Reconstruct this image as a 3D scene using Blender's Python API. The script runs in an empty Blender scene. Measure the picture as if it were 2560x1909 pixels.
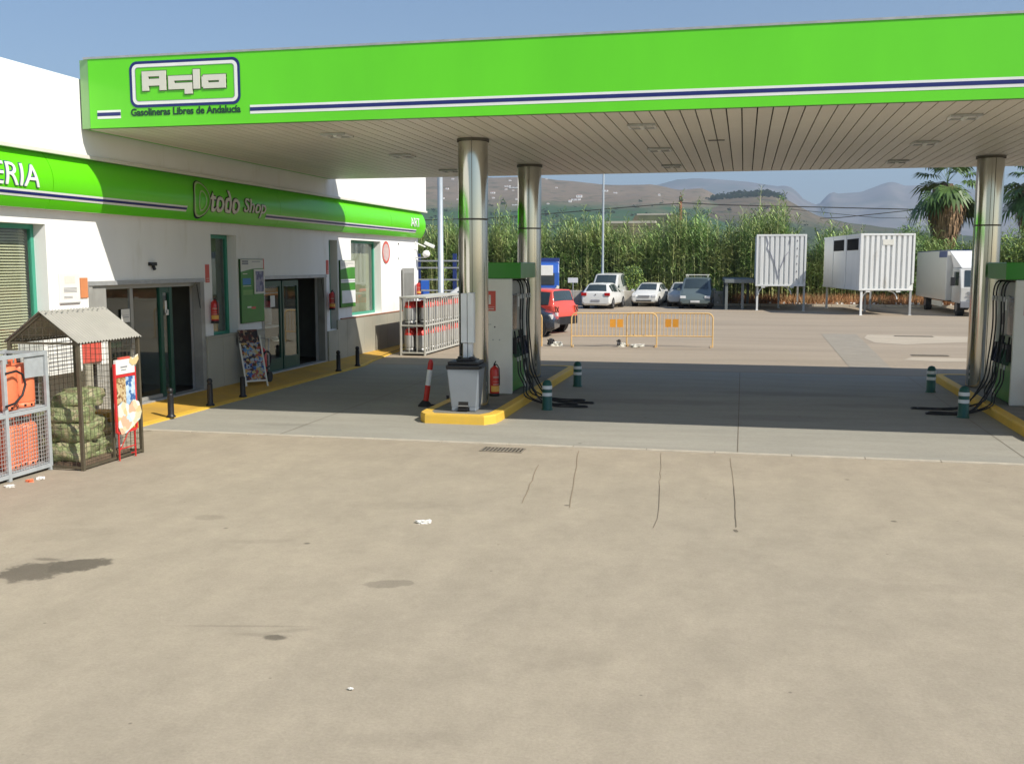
import bpy, bmesh, math, random
from math import sin, cos, pi, radians
from mathutils import Vector, Matrix, noise
random.seed(7)
S = bpy.context.scene
COL = S.collection

# ---------------------------------------------------------------- camera, sky, sun, exposure
CAMH = 2.5
cam_d = bpy.data.cameras.new("camera"); cam = bpy.data.objects.new("camera", cam_d); COL.objects.link(cam)
cam.location = (0, 0, CAMH)
PITCH = math.atan(296/2551); YAW = radians(12.73)
cam.rotation_euler = (pi/2 - PITCH, 0, YAW)
cam_d.sensor_width = 36; cam_d.lens = 2551/2560*36
cam_d.clip_end = 20000; cam_d.clip_start = 0.05
S.camera = cam

SUN = Vector((1.0, -0.46, 0.97)).normalized()          # towards the sun
ELEV = math.asin(SUN.z); AZ = math.atan2(SUN.x, SUN.y)
w = bpy.data.worlds.new("World"); S.world = w; w.use_nodes = True
nt = w.node_tree; bg = nt.nodes["Background"]
sky = nt.nodes.new("ShaderNodeTexSky"); sky.sky_type = 'NISHITA'; sky.sun_disc = False
sky.sun_elevation = ELEV; sky.sun_rotation = AZ
sky.air_density = 1.0; sky.dust_density = 0.6; sky.ozone_density = 3.0
nt.links.new(sky.outputs[0], bg.inputs[0]); bg.inputs[1].default_value = 0.092
sd = bpy.data.lights.new("sun", 'SUN'); so = bpy.data.objects.new("sun", sd); COL.objects.link(so)
sd.energy = 4.5; sd.angle = radians(0.5); sd.color = (1.0, 0.94, 0.84)
so.rotation_euler = (-SUN).to_track_quat('-Z', 'Y').to_euler()
so.location = SUN*60
S.view_settings.view_transform = 'Standard'; S.view_settings.look = 'None'
S.view_settings.exposure = 0.45; S.view_settings.gamma = 1
S.cycles.max_bounces = 6; S.cycles.transparent_max_bounces = 24
S.cycles.diffuse_bounces = 3; S.cycles.glossy_bounces = 3; S.cycles.volume_bounces = 0
S.cycles.caustics_reflective = False; S.cycles.caustics_refractive = False

# pixel of the 2560-wide picture -> point on a plane (used only to measure where far things stand)
def _ray(u, v):
    fw = Vector((-sin(YAW)*cos(PITCH), cos(YAW)*cos(PITCH), -sin(PITCH)))
    rt = Vector((cos(YAW), sin(YAW), 0)); up = rt.cross(fw)
    return fw*2551 + rt*(u-1280) - up*(v-954.5)
def at_y(u, v, y):
    d = _ray(u, v); return Vector((0, 0, CAMH)) + d*(y/d.y)

# ---------------------------------------------------------------- materials
MATS = {}
def _n(t, typ, **kw):
    n = t.nodes.new(typ)
    for k, v in kw.items(): setattr(n, k, v)
    return n
def pm(name, col, rough=0.6, metal=0.0, var=0.12, scale=3.0, bump=0.0, bscale=60.0, spec=0.5, coat=0.0, emit=None, island=0.0, col2=None, c2scale=1.0, c2lo=.45, c2hi=.65, stretch=None):
    if name in MATS: return MATS[name]
    m = bpy.data.materials.new(name); m.use_nodes = True; t = m.node_tree
    b = t.nodes["Principled BSDF"]; L = t.links
    b.inputs["Roughness"].default_value = rough; b.inputs["Metallic"].default_value = metal
    b.inputs["Specular IOR Level"].default_value = spec
    if coat: b.inputs["Coat Weight"].default_value = coat; b.inputs["Coat Roughness"].default_value = .06
    tc = _n(t, "ShaderNodeNewGeometry")
    src = tc.outputs["Position"]
    if stretch:
        mp = _n(t, "ShaderNodeMapping"); mp.inputs["Scale"].default_value = stretch
        L.new(src, mp.inputs[0]); src = mp.outputs[0]
    nz = _n(t, "ShaderNodeTexNoise"); nz.inputs["Scale"].default_value = scale; nz.inputs["Detail"].default_value = 6; nz.inputs["Roughness"].default_value = .6
    L.new(src, nz.inputs["Vector"])
    mr = _n(t, "ShaderNodeMapRange"); mr.inputs[1].default_value = .3; mr.inputs[2].default_value = .7
    mr.inputs[3].default_value = 1-var; mr.inputs[4].default_value = 1+var
    L.new(nz.outputs[0], mr.inputs[0])
    base = None
    if col2:
        n2 = _n(t, "ShaderNodeTexNoise"); n2.inputs["Scale"].default_value = c2scale; n2.inputs["Detail"].default_value = 8; n2.inputs["Roughness"].default_value = .65
        L.new(src, n2.inputs["Vector"])
        m2 = _n(t, "ShaderNodeMapRange"); m2.inputs[1].default_value = c2lo; m2.inputs[2].default_value = c2hi
        L.new(n2.outputs[0], m2.inputs[0])
        mx = _n(t, "ShaderNodeMix", data_type='RGBA'); mx.inputs[6].default_value = (*col, 1); mx.inputs[7].default_value = (*col2, 1)
        L.new(m2.outputs[0], mx.inputs[0]); base = mx.outputs[2]
    sc = _n(t, "ShaderNodeVectorMath", operation='SCALE')
    if base: L.new(base, sc.inputs[0])
    else: sc.inputs[0].default_value = col
    L.new(mr.outputs[0], sc.inputs["Scale"])
    out = sc.outputs[0]
    if island:
        s2 = _n(t, "ShaderNodeVectorMath", operation='SCALE'); ir = _n(t, "ShaderNodeMapRange")
        ir.inputs[3].default_value = 1-island; ir.inputs[4].default_value = 1+island
        L.new(tc.outputs["Random Per Island"], ir.inputs[0]); L.new(out, s2.inputs[0]); L.new(ir.outputs[0], s2.inputs["Scale"]); out = s2.outputs[0]
    L.new(out, b.inputs["Base Color"])
    # roughness a little uneven
    rr = _n(t, "ShaderNodeMapRange"); rr.inputs[3].default_value = max(0, rough-.06); rr.inputs[4].default_value = min(1, rough+.1)
    L.new(nz.outputs[0], rr.inputs[0]); L.new(rr.outputs[0], b.inputs["Roughness"])
    if bump:
        bn = _n(t, "ShaderNodeTexNoise"); bn.inputs["Scale"].default_value = bscale; bn.inputs["Detail"].default_value = 4
        L.new(src, bn.inputs["Vector"])
        bp = _n(t, "ShaderNodeBump"); bp.inputs["Strength"].default_value = bump; bp.inputs["Distance"].default_value = .02
        L.new(bn.outputs[0], bp.inputs["Height"]); L.new(bp.outputs[0], b.inputs["Normal"])
    if emit: b.inputs["Emission Color"].default_value = (*col, 1); b.inputs["Emission Strength"].default_value = emit
    MATS[name] = m; return m
def glassmat(name, tint=(.6, .7, .66), refl=1.0, rough=0.02, trans=.9):
    if name in MATS: return MATS[name]
    m = bpy.data.materials.new(name); m.use_nodes = True; t = m.node_tree
    t.nodes.remove(t.nodes["Principled BSDF"]); out = t.nodes["Material Output"]; L = t.links
    tr = _n(t, "ShaderNodeBsdfTransparent"); tr.inputs[0].default_value = (*[c*trans for c in tint], 1)
    gl = _n(t, "ShaderNodeBsdfGlossy"); gl.inputs["Roughness"].default_value = rough; gl.inputs[0].default_value = (.9, .95, .93, 1)
    fr = _n(t, "ShaderNodeLayerWeight"); fr.inputs[0].default_value = .5
    pw = _n(t, "ShaderNodeMath", operation='POWER'); pw.inputs[1].default_value = 4.0; L.new(fr.outputs["Facing"], pw.inputs[0])
    mm = _n(t, "ShaderNodeMath", operation='MULTIPLY_ADD'); mm.inputs[1].default_value = .9*refl; mm.inputs[2].default_value = .045; mm.use_clamp = True
    mx = _n(t, "ShaderNodeMixShader"); L.new(pw.outputs[0], mm.inputs[0]); L.new(mm.outputs[0], mx.inputs[0])
    L.new(tr.outputs[0], mx.inputs[1]); L.new(gl.outputs[0], mx.inputs[2]); L.new(mx.outputs[0], out.inputs[0])
    MATS[name] = m; return m
def postermat(name, cols, scale=9.0):
    if name in MATS: return MATS[name]
    m = bpy.data.materials.new(name); m.use_nodes = True; t = m.node_tree; L = t.links
    b = t.nodes["Principled BSDF"]; b.inputs["Roughness"].default_value = .35
    g = _n(t, "ShaderNodeNewGeometry"); nz = _n(t, "ShaderNodeTexNoise"); nz.inputs["Scale"].default_value = scale*.8
    L.new(g.outputs["Position"], nz.inputs["Vector"])
    ad = _n(t, "ShaderNodeVectorMath", operation='MULTIPLY_ADD'); ad.inputs[1].default_value = (.12, .12, .12)
    L.new(nz.outputs["Color"], ad.inputs[0]); L.new(g.outputs["Position"], ad.inputs[2])
    v = _n(t, "ShaderNodeTexVoronoi"); v.inputs["Scale"].default_value = scale; L.new(ad.outputs[0], v.inputs["Vector"])
    sx = _n(t, "ShaderNodeSeparateColor"); L.new(v.outputs["Color"], sx.inputs[0])
    cr = _n(t, "ShaderNodeValToRGB"); cr.color_ramp.interpolation = 'CONSTANT'
    while len(cr.color_ramp.elements) < len(cols): cr.color_ramp.elements.new(.5)
    for i, c in enumerate(cols):
        cr.color_ramp.elements[i].position = i/len(cols); cr.color_ramp.elements[i].color = (*c, 1)
    L.new(sx.outputs[0], cr.inputs[0]); L.new(cr.outputs[0], b.inputs["Base Color"])
    MATS[name] = m; return m

def groundmat(name, base, alt, stains=(), var=.10, streak=(1, .6, 1), big=.30, rough=.85):
    """concrete / asphalt with blotches, fine grain and stains that have a shape of their own"""
    m = bpy.data.materials.new(name); m.use_nodes = True; t = m.node_tree; L = t.links
    b = t.nodes["Principled BSDF"]; b.inputs["Roughness"].default_value = rough; b.inputs["Specular IOR Level"].default_value = .3
    g = _n(t, "ShaderNodeNewGeometry"); P = g.outputs["Position"]
    def nz(scale, det=8, ro=.6, vec=P):
        n = _n(t, "ShaderNodeTexNoise"); n.inputs["Scale"].default_value = scale; n.inputs["Detail"].default_value = det; n.inputs["Roughness"].default_value = ro
        L.new(vec, n.inputs["Vector"]); return n
    mp = _n(t, "ShaderNodeMapping"); mp.inputs["Scale"].default_value = streak; L.new(P, mp.inputs[0])
    n1 = nz(big, 7, .6, mp.outputs[0]); n2 = nz(2.2, 8, .65, mp.outputs[0]); n3 = nz(45, 4, .75); n4 = nz(9, 6, .7)
    r1 = _n(t, "ShaderNodeMapRange"); r1.inputs[1].default_value = .35; r1.inputs[2].default_value = .68; L.new(n1.outputs[0], r1.inputs[0])
    mx = _n(t, "ShaderNodeMix", data_type='RGBA'); mx.inputs[6].default_value = (*base, 1); mx.inputs[7].default_value = (*alt, 1)
    L.new(r1.outputs[0], mx.inputs[0])
    def mr(n, lo, hi, a=.3, c=.7):
        r = _n(t, "ShaderNodeMapRange"); r.inputs[1].default_value = a; r.inputs[2].default_value = c; r.inputs[3].default_value = lo; r.inputs[4].default_value = hi
        L.new(n.outputs[0], r.inputs[0]); return r.outputs[0]
    def scale(vec, f):
        s = _n(t, "ShaderNodeVectorMath", operation='SCALE'); L.new(vec, s.inputs[0]); L.new(f, s.inputs["Scale"]); return s.outputs[0]
    c = scale(mx.outputs[2], mr(n2, 1-var, 1+var)); c = scale(c, mr(n3, .90, 1.10)); c = scale(c, mr(n4, .95, 1.05))
    # small dark specks and old drips
    vo = _n(t, "ShaderNodeTexVoronoi"); vo.inputs["Scale"].default_value = .9; vo.inputs["Randomness"].default_value = 1; L.new(P, vo.inputs["Vector"])
    sp = _n(t, "ShaderNodeMapRange"); sp.inputs[1].default_value = .018; sp.inputs[2].default_value = .035; sp.inputs[3].default_value = .45; sp.inputs[4].default_value = 1
    L.new(vo.outputs["Distance"], sp.inputs[0]); c = scale(c, sp.outputs[0])
    v2 = _n(t, "ShaderNodeTexVoronoi"); v2.inputs["Scale"].default_value = 2.6; L.new(P, v2.inputs["Vector"])
    s2 = _n(t, "ShaderNodeMapRange"); s2.inputs[1].default_value = .02; s2.inputs[2].default_value = .04; s2.inputs[3].default_value = .62; s2.inputs[4].default_value = 1
    L.new(v2.outputs["Distance"], s2.inputs[0]); c = scale(c, s2.outputs[0])
    dn = nz(6.0, 6, .65); acc = None
    for (cx, cy, rx, ry, ang, dark, soft) in stains:
        v = _n(t, "ShaderNodeVectorMath", operation='MULTIPLY_ADD'); v.inputs[1].default_value = (min(rx, ry)*1.6,)*3
        L.new(dn.outputs["Color"], v.inputs[0]); L.new(P, v.inputs[2])
        k = min(rx, ry)*.8
        s0 = _n(t, "ShaderNodeVectorMath", operation='SUBTRACT'); s0.inputs[1].default_value = (cx+k, cy+k, 0); L.new(v.outputs[0], s0.inputs[0])
        ro = _n(t, "ShaderNodeVectorRotate"); ro.rotation_type = 'Z_AXIS'; ro.inputs["Angle"].default_value = -ang; L.new(s0.outputs[0], ro.inputs["Vector"])
        dv = _n(t, "ShaderNodeVectorMath", operation='MULTIPLY'); dv.inputs[1].default_value = (1/rx, 1/ry, 0); L.new(ro.outputs[0], dv.inputs[0])
        ln = _n(t, "ShaderNodeVectorMath", operation='LENGTH'); L.new(dv.outputs[0], ln.inputs[0])
        r = _n(t, "ShaderNodeMapRange"); r.interpolation_type = 'SMOOTHSTEP'; r.inputs[1].default_value = 1-soft; r.inputs[2].default_value = 1+soft; r.inputs[3].default_value = dark; r.inputs[4].default_value = 1
        L.new(ln.outputs["Value"], r.inputs[0])
        if acc is None: acc = r.outputs[0]
        else:
            mn = _n(t, "ShaderNodeMath", operation='MINIMUM'); L.new(acc, mn.inputs[0]); L.new(r.outputs[0], mn.inputs[1]); acc = mn.outputs[0]
    if acc is not None:
        gr = mr(nz(120, 3, .8), .7, 1.5)                       # gritty grain inside the stains only
        mg = _n(t, "ShaderNodeMath", operation='MULTIPLY'); L.new(acc, mg.inputs[0]); L.new(gr, mg.inputs[1])
        mq = _n(t, "ShaderNodeMix", data_type='FLOAT'); L.new(acc, mq.inputs[0]); L.new(mg.outputs[0], mq.inputs[2]); L.new(acc, mq.inputs[3])
        c = scale(c, mq.outputs[0])
    L.new(c, b.inputs["Base Color"])
    bp = _n(t, "ShaderNodeBump"); bp.inputs["Strength"].default_value = .25; bp.inputs["Distance"].default_value = .01
    L.new(n3.outputs[0], bp.inputs["Height"]); L.new(bp.outputs[0], b.inputs["Normal"])
    return m

M = dict(
 render_white=pm("white_render", (.85, .85, .83), .8, var=.04, scale=1.2, bump=.12, bscale=90, stretch=(1, 1, .28), col2=(.70, .68, .61), c2scale=2.2, c2lo=.56, c2hi=.80),
 stone=pm("stone_cladding", (.42, .40, .32), .6, var=.20, scale=1.6, bump=.1, bscale=30, col2=(.29, .285, .235), c2scale=.8),
 sign_green=pm("sign_green", (.125, .66, .010), .38, var=.06, scale=.9, coat=.2, stretch=(1, 1, .3)),
 band_green=pm("band_green", (.12, .66, .004), .38, var=.04, scale=.8, coat=.2),
 litgreen=pm("frame_green_sunlit", (.05, .30, .20), .4, var=.06),  # window frames: sunlit copy of the green, brightness put into the colour
 shadegreen=pm("frame_green_shaded", (.008, .075, .045), .35, var=.06),  # door frames: same green with their shade put into the colour
 white=pm("white_paint", (.80, .80, .78), .45, var=.04),
 offwhite=pm("cream_white", (.70, .69, .62), .5, var=.06),
 navy=pm("navy_paint", (.012, .02, .15), .45, var=.05),
 black=pm("black_plastic", (.012, .012, .014), .45, var=.2),
 rubber=pm("black_rubber", (.014, .014, .016), .6, var=.2),
 dark=pm("dark_metal", (.05, .05, .05), .5, var=.2),
 soffit=pm("soffit_boards", (.74, .70, .61), .45, var=.05, scale=.9, island=.04),
 soffit_dark=pm("soffit_backing", (.03, .026, .02), .9),
 steel=pm("polished_steel", (.52, .505, .46), .09, 1.0, var=.06, scale=3, stretch=(1, 1, .15)),
 steel_seam=pm("steel_seam", (.12, .11, .09), .5, .6),
 galv=pm("galvanised_steel", (.42, .43, .43), .45, .35, var=.12, scale=8),
 cage_grey=pm("cage_grey_paint", (.40, .43, .44), .5, .1, var=.10, scale=10),
 brown_steel=pm("brown_steel", (.10, .085, .055), .6, .2, var=.2, scale=10),
 yellow=pm("yellow_kerb_paint", (.80, .50, .06), .6, var=.12, scale=3, bump=.1, col2=(.62, .40, .08), c2scale=3, c2lo=.5, c2hi=.72),
 ochre=pm("ochre_pavement_paint", (.60, .35, .05), .65, var=.10, scale=2, bump=.1, col2=(.52, .31, .06), c2scale=1.3),
 red=pm("red_paint", (.55, .02, .015), .35, var=.08, coat=.3),
 signred=pm("faded_sign_red", (.62, .10, .07), .5, var=.08),
 orange=pm("orange_cylinder", (.86, .225, .10), .45, var=.10, scale=6),
 cylred=pm("cylinder_red", (.72, .04, .03), .4, var=.08),
 cylgrey=pm("cylinder_grey", (.42, .42, .41), .4, .3, var=.10, scale=5),
 barrier=pm("barrier_yellow_paint", (.70, .46, .19), .6, var=.08, scale=8, col2=(.42, .13, .03), c2scale=5, c2lo=.62, c2hi=.68),
 barsign=pm("barrier_plate_orange", (.66, .29, .03), .5, var=.12),
 bgreen=pm("bollard_green", (.006, .085, .065), .4, var=.1),
 reflect=pm("reflective_white", (.75, .77, .77), .35, var=.08),
 bin_grey=pm("bin_grey_plastic", (.20, .23, .265), .45, var=.05),
 pumpwhite=pm("pump_panel_white", (.74, .74, .68), .4, var=.05, scale=2.5),
 pumpgrey=pm("pump_panel_grey", (.32, .33, .30), .4, var=.06),
 pumpgreen=pm("pump_green", (.035, .25, .02), .38, var=.05, coat=.2),
 screen=pm("black_display", (.008, .008, .012), .15, var=.1),
 glass=glassmat("shop_glass", (.97, 1.0, .99), 1.0, trans=.93),
 carglass=pm("car_glass", (.035, .05, .055), .08, var=.1, spec=.8),
 tyre=pm("tyre_rubber", (.02, .02, .02), .8, var=.2),
 rim=pm("wheel_rim", (.45, .45, .46), .3, .8, var=.1),
 lampglass=pm("lamp_glass", (.75, .76, .76), .1, var=.1),
 lampred=pm("tail_lamp_red", (.42, .01, .01), .15, var=.1),
 plate=pm("number_plate", (.6, .6, .58), .5),
 redcar=pm("red_car_paint", (.80, .085, .055), .3, var=.03, coat=.6),
 whitecar=pm("white_car_paint", (.72, .72, .68), .3, var=.04, coat=.5),
 silvercar=pm("pale_car_paint", (.60, .60, .57), .3, var=.04, coat=.5),
 greycar=pm("grey_green_car_paint", (.10, .13, .13), .35, var=.04, coat=.5),
 navycar=pm("dark_blue_car_paint", (.012, .018, .03), .25, var=.05, coat=.6),
 blue=pm("blue_truck_paint", (.02, .10, .42), .4, var=.08, coat=.3),
 dblue=pm("dark_blue_paint", (.02, .04, .16), .45, var=.1),
 container=pm("container_white", (.74, .75, .73), .5, var=.05, scale=1.5, col2=(.58, .55, .48), c2scale=2.0, c2lo=.6, c2hi=.75, stretch=(1, 1, .3)),
 roofmetal=pm("corrugated_roof_sheet", (.36, .34, .29), .5, .1, var=.06, scale=6),
 sack=pm("green_net_sack", (.23, .27, .12), .55, var=.35, scale=14, bump=.5, bscale=60, col2=(.34, .30, .18), c2scale=9, c2lo=.48, c2hi=.58),
 paper=pm("paper_white", (.78, .77, .72), .7, var=.04),
 ink=pm("printed_grey", (.25, .26, .28), .7),
 bark=pm("brown_bark", (.16, .11, .07), .9, var=.3, scale=8, bump=.5),
 blind=pm("cream_blind", (.66, .61, .42), .6, var=.04),
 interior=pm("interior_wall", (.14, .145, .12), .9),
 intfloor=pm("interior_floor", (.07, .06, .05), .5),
 soil=pm("soil", (.30, .17, .09), .95, var=.25, scale=1.5, bump=.4, bscale=12),
 leaf=pm("reed_leaf", (.215, .345, .095), .5, var=.35, scale=.45, island=.5, col2=(.36, .40, .14), c2scale=.55),
 stem=pm("reed_stem", (.46, .48, .20), .6, var=.25, scale=.8, island=.35),
 drygrass=pm("dry_brown_grass", (.44, .22, .10), .85, var=.2, scale=1.0, island=.2, col2=(.34, .24, .11), c2scale=.7),
 palmleaf=pm("palm_leaf", (.085, .15, .035), .45, var=.3, scale=1.2, island=.35),
 palmnew=pm("pale_palm_leaf", (.26, .34, .06), .5, var=.2),
 palmdry=pm("dead_palm_skirt", (.30, .19, .11), .8, var=.3, scale=2.5, island=.45),
 bush=pm("bush_leaf", (.075, .14, .035), .55, var=.3, scale=1.0, island=.4),
 bushlight=pm("bright_bush_leaf", (.20, .27, .05), .55, var=.3, scale=1.0, island=.4),
)

# ---------------------------------------------------------------- mesh helpers
class MB:
    def __init__(s): s.v = []; s.f = []; s.mi = []; s.mats = []; s.sm = []
    def mat(s, m):
        if m not in s.mats: s.mats.append(m)
        return s.mats.index(m)
    def add(s, vs, fs, m, smooth=False):
        o = len(s.v); s.v += [tuple(p) for p in vs]; k = s.mat(m)
        for f in fs: s.f.append([i+o for i in f]); s.mi.append(k); s.sm.append(smooth)
    def box(s, x0, x1, y0, y1, z0, z1, m, T=None):
        vs = [Vector((x, y, z)) for z in (z0, z1) for y in (y0, y1) for x in (x0, x1)]
        if T is not None: vs = [T @ p for p in vs]
        s.add(vs, [(0, 2, 3, 1), (4, 5, 7, 6), (0, 1, 5, 4), (2, 6, 7, 3), (0, 4, 6, 2), (1, 3, 7, 5)], m)
    def quad(s, a, b, c, d, m): s.add([a, b, c, d], [(0, 1, 2, 3)], m)
    def cyl(s, p0, p1, r, m, seg=16, r1=None, caps=True, smooth=True):
        p0 = Vector(p0); p1 = Vector(p1); r1 = r if r1 is None else r1
        d = (p1-p0).normalized(); a = d.orthogonal().normalized(); b = d.cross(a)
        vs = [p0+(a*cos(2*pi*i/seg)+b*sin(2*pi*i/seg))*r for i in range(seg)] + [p1+(a*cos(2*pi*i/seg)+b*sin(2*pi*i/seg))*r1 for i in range(seg)]
        s.add(vs, [(i, (i+1) % seg, seg+(i+1) % seg, seg+i) for i in range(seg)], m, smooth)
        if caps: s.add(vs, [tuple(range(seg))[::-1], tuple(range(seg, 2*seg))], m)
    def bar(s, p0, p1, w_, h_, m, up=Vector((0, 0, 1))):
        p0 = Vector(p0); p1 = Vector(p1); d = (p1-p0).normalized()
        if abs(d.dot(up)) > .99: up = Vector((0, 1, 0))
        a = d.cross(up).normalized(); b = a.cross(d)
        vs = [q+a*w_/2*i+b*h_/2*j for q in (p0, p1) for i, j in ((-1, -1), (1, -1), (1, 1), (-1, 1))]
        s.add(vs, [(3, 2, 1, 0), (4, 5, 6, 7), (0, 1, 5, 4), (1, 2, 6, 5), (2, 3, 7, 6), (3, 0, 4, 7)], m)
    def tube(s, pts, r, m, seg=8):
        pts = [Vector(p) for p in pts]; n = len(pts); rings = []; a = None
        for i, p in enumerate(pts):
            d = (pts[min(i+1, n-1)]-pts[max(i-1, 0)]).normalized()
            if a is None: a = d.orthogonal().normalized()
            a = (a-d*a.dot(d)).normalized(); b = d.cross(a)
            rings += [p+(a*cos(2*pi*k/seg)+b*sin(2*pi*k/seg))*r for k in range(seg)]
        fs = [(i*seg+k, i*seg+(k+1) % seg, (i+1)*seg+(k+1) % seg, (i+1)*seg+k) for i in range(n-1) for k in range(seg)]
        s.add(rings, fs, m, True)
        s.add(rings[:seg], [tuple(range(seg))[::-1]], m); s.add(rings[-seg:], [tuple(range(seg))], m)
    def lathe(s, prof, m, seg=24, c=(0, 0, 0), smooth=True):
        vs = [(c[0]+r*cos(2*pi*k/seg), c[1]+r*sin(2*pi*k/seg), c[2]+z) for r, z in prof for k in range(seg)]
        fs = [(i*seg+k, i*seg+(k+1) % seg, (i+1)*seg+(k+1) % seg, (i+1)*seg+k) for i in range(len(prof)-1) for k in range(seg)]
        s.add(vs, fs, m, smooth)
    def prism(s, poly, n0, n1, axis, m):
        """poly 2D extruded along axis 'x','y' or 'z' (poly coords are the two other axes in order)"""
        def P(a, b, t):
            return {'x': (t, a, b), 'y': (a, t, b), 'z': (a, b, t)}[axis]
        k = len(poly)
        vs = [P(a, b, n0) for a, b in poly] + [P(a, b, n1) for a, b in poly]
        s.add(vs, [tuple(range(k)), tuple(range(2*k-1, k-1, -1))] + [(i, k+i, k+(i+1) % k, (i+1) % k) for i in range(k)], m)
    def build(s, name, parent=None, bevel=0, seg=2, fix=True, label=None):
        me = bpy.data.meshes.new(name); me.from_pydata(s.v, [], s.f)
        for m in s.mats: me.materials.append(m)
        me.polygons.foreach_set("material_index", s.mi); me.polygons.foreach_set("use_smooth", s.sm)
        if fix:
            bm = bmesh.new(); bm.from_mesh(me); bmesh.ops.recalc_face_normals(bm, faces=bm.faces[:]); bm.to_mesh(me); bm.free()
        me.update()
        o = bpy.data.objects.new(name, me); COL.objects.link(o)
        if parent: o.parent = parent
        if bevel:
            b = o.modifiers.new("bevel", 'BEVEL'); b.width = bevel; b.segments = seg; b.limit_method = 'ANGLE'; b.angle_limit = radians(35)
        if label: o["label"] = label
        return o
def tag(o, label, cat, group=None, kind=None):
    o["label"] = label; o["category"] = cat
    if group: o["group"] = group
    if kind: o["kind"] = kind
    return o
def thing(name, label, cat, loc=(0, 0, 0), rz=0, group=None):
    o = bpy.data.objects.new(name, None); COL.objects.link(o); o.empty_display_size = .2
    o.location = loc; o.rotation_euler = (0, 0, rz); tag(o, label, cat, group); return o
def struct(mb, name, kind="structure", **k):
    o = mb.build(name, **k); o["kind"] = kind; return o
def dup(root, loc=None, rz=None, label=None):
    def cp(o, par):
        c = o.copy(); COL.objects.link(c); c.parent = par
        for ch in o.children: cp(ch, c)
        return c
    r = cp(root, None)
    if loc is not None: r.location = loc
    if rz is not None: r.rotation_euler = (0, 0, rz)
    if label: r["label"] = label
    return r
def single(mb, name, label, cat, group=None, **k):
    return tag(mb.build(name, **k), label, cat, group)
def smoothed(o, ang=40):
    me = o.data; me.polygons.foreach_set("use_smooth", [True]*len(me.polygons)); me.set_sharp_from_angle(angle=radians(ang)); return o

def text_flat(s, bold=0.0, shear=0.0, extr=0.01, res=3):
    """returns verts (x,y,z) and faces of a flat text mesh plus its bounds"""
    cu = bpy.data.curves.new("t", 'FONT'); cu.body = s; cu.size = 1; cu.offset = bold; cu.extrude = extr; cu.resolution_u = res; cu.shear = shear
    ob = bpy.data.objects.new("t", cu); COL.objects.link(ob)
    bpy.context.view_layer.update()
    me = bpy.data.meshes.new_from_object(ob.evaluated_get(bpy.context.evaluated_depsgraph_get()))
    bm = bmesh.new(); bm.from_mesh(me)
    bpy.data.objects.remove(ob); bpy.data.curves.remove(cu); bpy.data.meshes.remove(me)
    return bm
def lettering(name, s, fn, x0, x1, y0, y1, mat, parent=None, bold=0.0, shear=0.0, depth=.006, bisect=0, grow=0.0):
    """text fitted into the box x0..x1, y0..y1 of its panel and mapped by fn(x, y, out)"""
    bm = text_flat(s, bold, shear)
    xs = [v.co.x for v in bm.verts]; ys = [v.co.y for v in bm.verts]; zs = [v.co.z for v in bm.verts]
    a0, a1, b0, b1, c0, c1 = min(xs), max(xs), min(ys), max(ys), min(zs), max(zs)
    for v in bm.verts:
        v.co = Vector((x0+(v.co.x-a0)/(a1-a0)*(x1-x0), y0+(v.co.y-b0)/(b1-b0)*(y1-y0), (v.co.z-c0)/(c1-c0)*depth))
    for k in range(bisect):
        yy = y0+(y1-y0)*(k+1)/(bisect+1)
        bmesh.ops.bisect_plane(bm, geom=bm.verts[:]+bm.edges[:]+bm.faces[:], plane_co=(0, yy, 0), plane_no=(0, 1, 0))
    for v in bm.verts: v.co = Vector(fn(v.co.x, v.co.y, v.co.z))
    me = bpy.data.meshes.new(name); bmesh.ops.recalc_face_normals(bm, faces=bm.faces[:]); bm.to_mesh(me); bm.free()
    me.materials.append(mat); o = bpy.data.objects.new(name, me); COL.objects.link(o)
    if parent: o.parent = parent
    return o

# ================================================================= THE SETTING: ground
G_front = groundmat("foreground_concrete", (.395, .335, .25), (.358, .306, .232),
    stains=[(-5.60, 7.04, .25, .25, .6, .42, .16), (-5.38, 7.28, .27, .19, .75, .36, .16), (-5.72, 7.38, .12, .04, 0, .6, .4), (-5.62, 7.08, .10, .08, 0, .7, .5), (-6.1, 6.6, .5, .12, .4, .9, .5), (1.5, 8.2, .5, .10, .1, .93, .5), (-.9, 6.2, .4, .10, .6, .94, .5), (-4.2, 8.3, .3, .06, .3, .9, .5), (-2.66, 7.39, .19, .10, .3, .72, .12),
            (-3.02, 6.12, .085, .05, 0, .42, .3), (-3.12, 6.14, .20, .03, .1, .82, .6), (-3.32, 6.27, .42, .018, .20, .80, .5), (-2.98, 6.25, .16, .03, .5, .86, .6), (-5.13, 9.0, .17, .10, 0, .82, .3),
            (-6.1, 8.1, .5, .2, .5, .92, .5), (-1.7, 4.9, .35, .09, .2, .90, .5), (-3.4, 9.9, .6, .16, .1, .92, .5)])
mb = MB(); mb.quad((-60, -12, 0), (60, -12, 0), (60, 63, 0), (-60, 63, 0), G_front)
def gridsheet(x0, x1, y0, y1, z, m, nx=1, ny=1):
    b = MB(); b.quad((x0, y0, z), (x1, y0, z), (x1, y1, z), (x0, y1, z), m); return b
G_land = pm("far_fields", (.16, .155, .07), .95, var=.3, scale=.01, col2=(.09, .13, .045), c2scale=.006)
struct(gridsheet(-9000, 9000, -400, 12000, -.012, G_land), "ground")
struct(mb, "forecourt")
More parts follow.
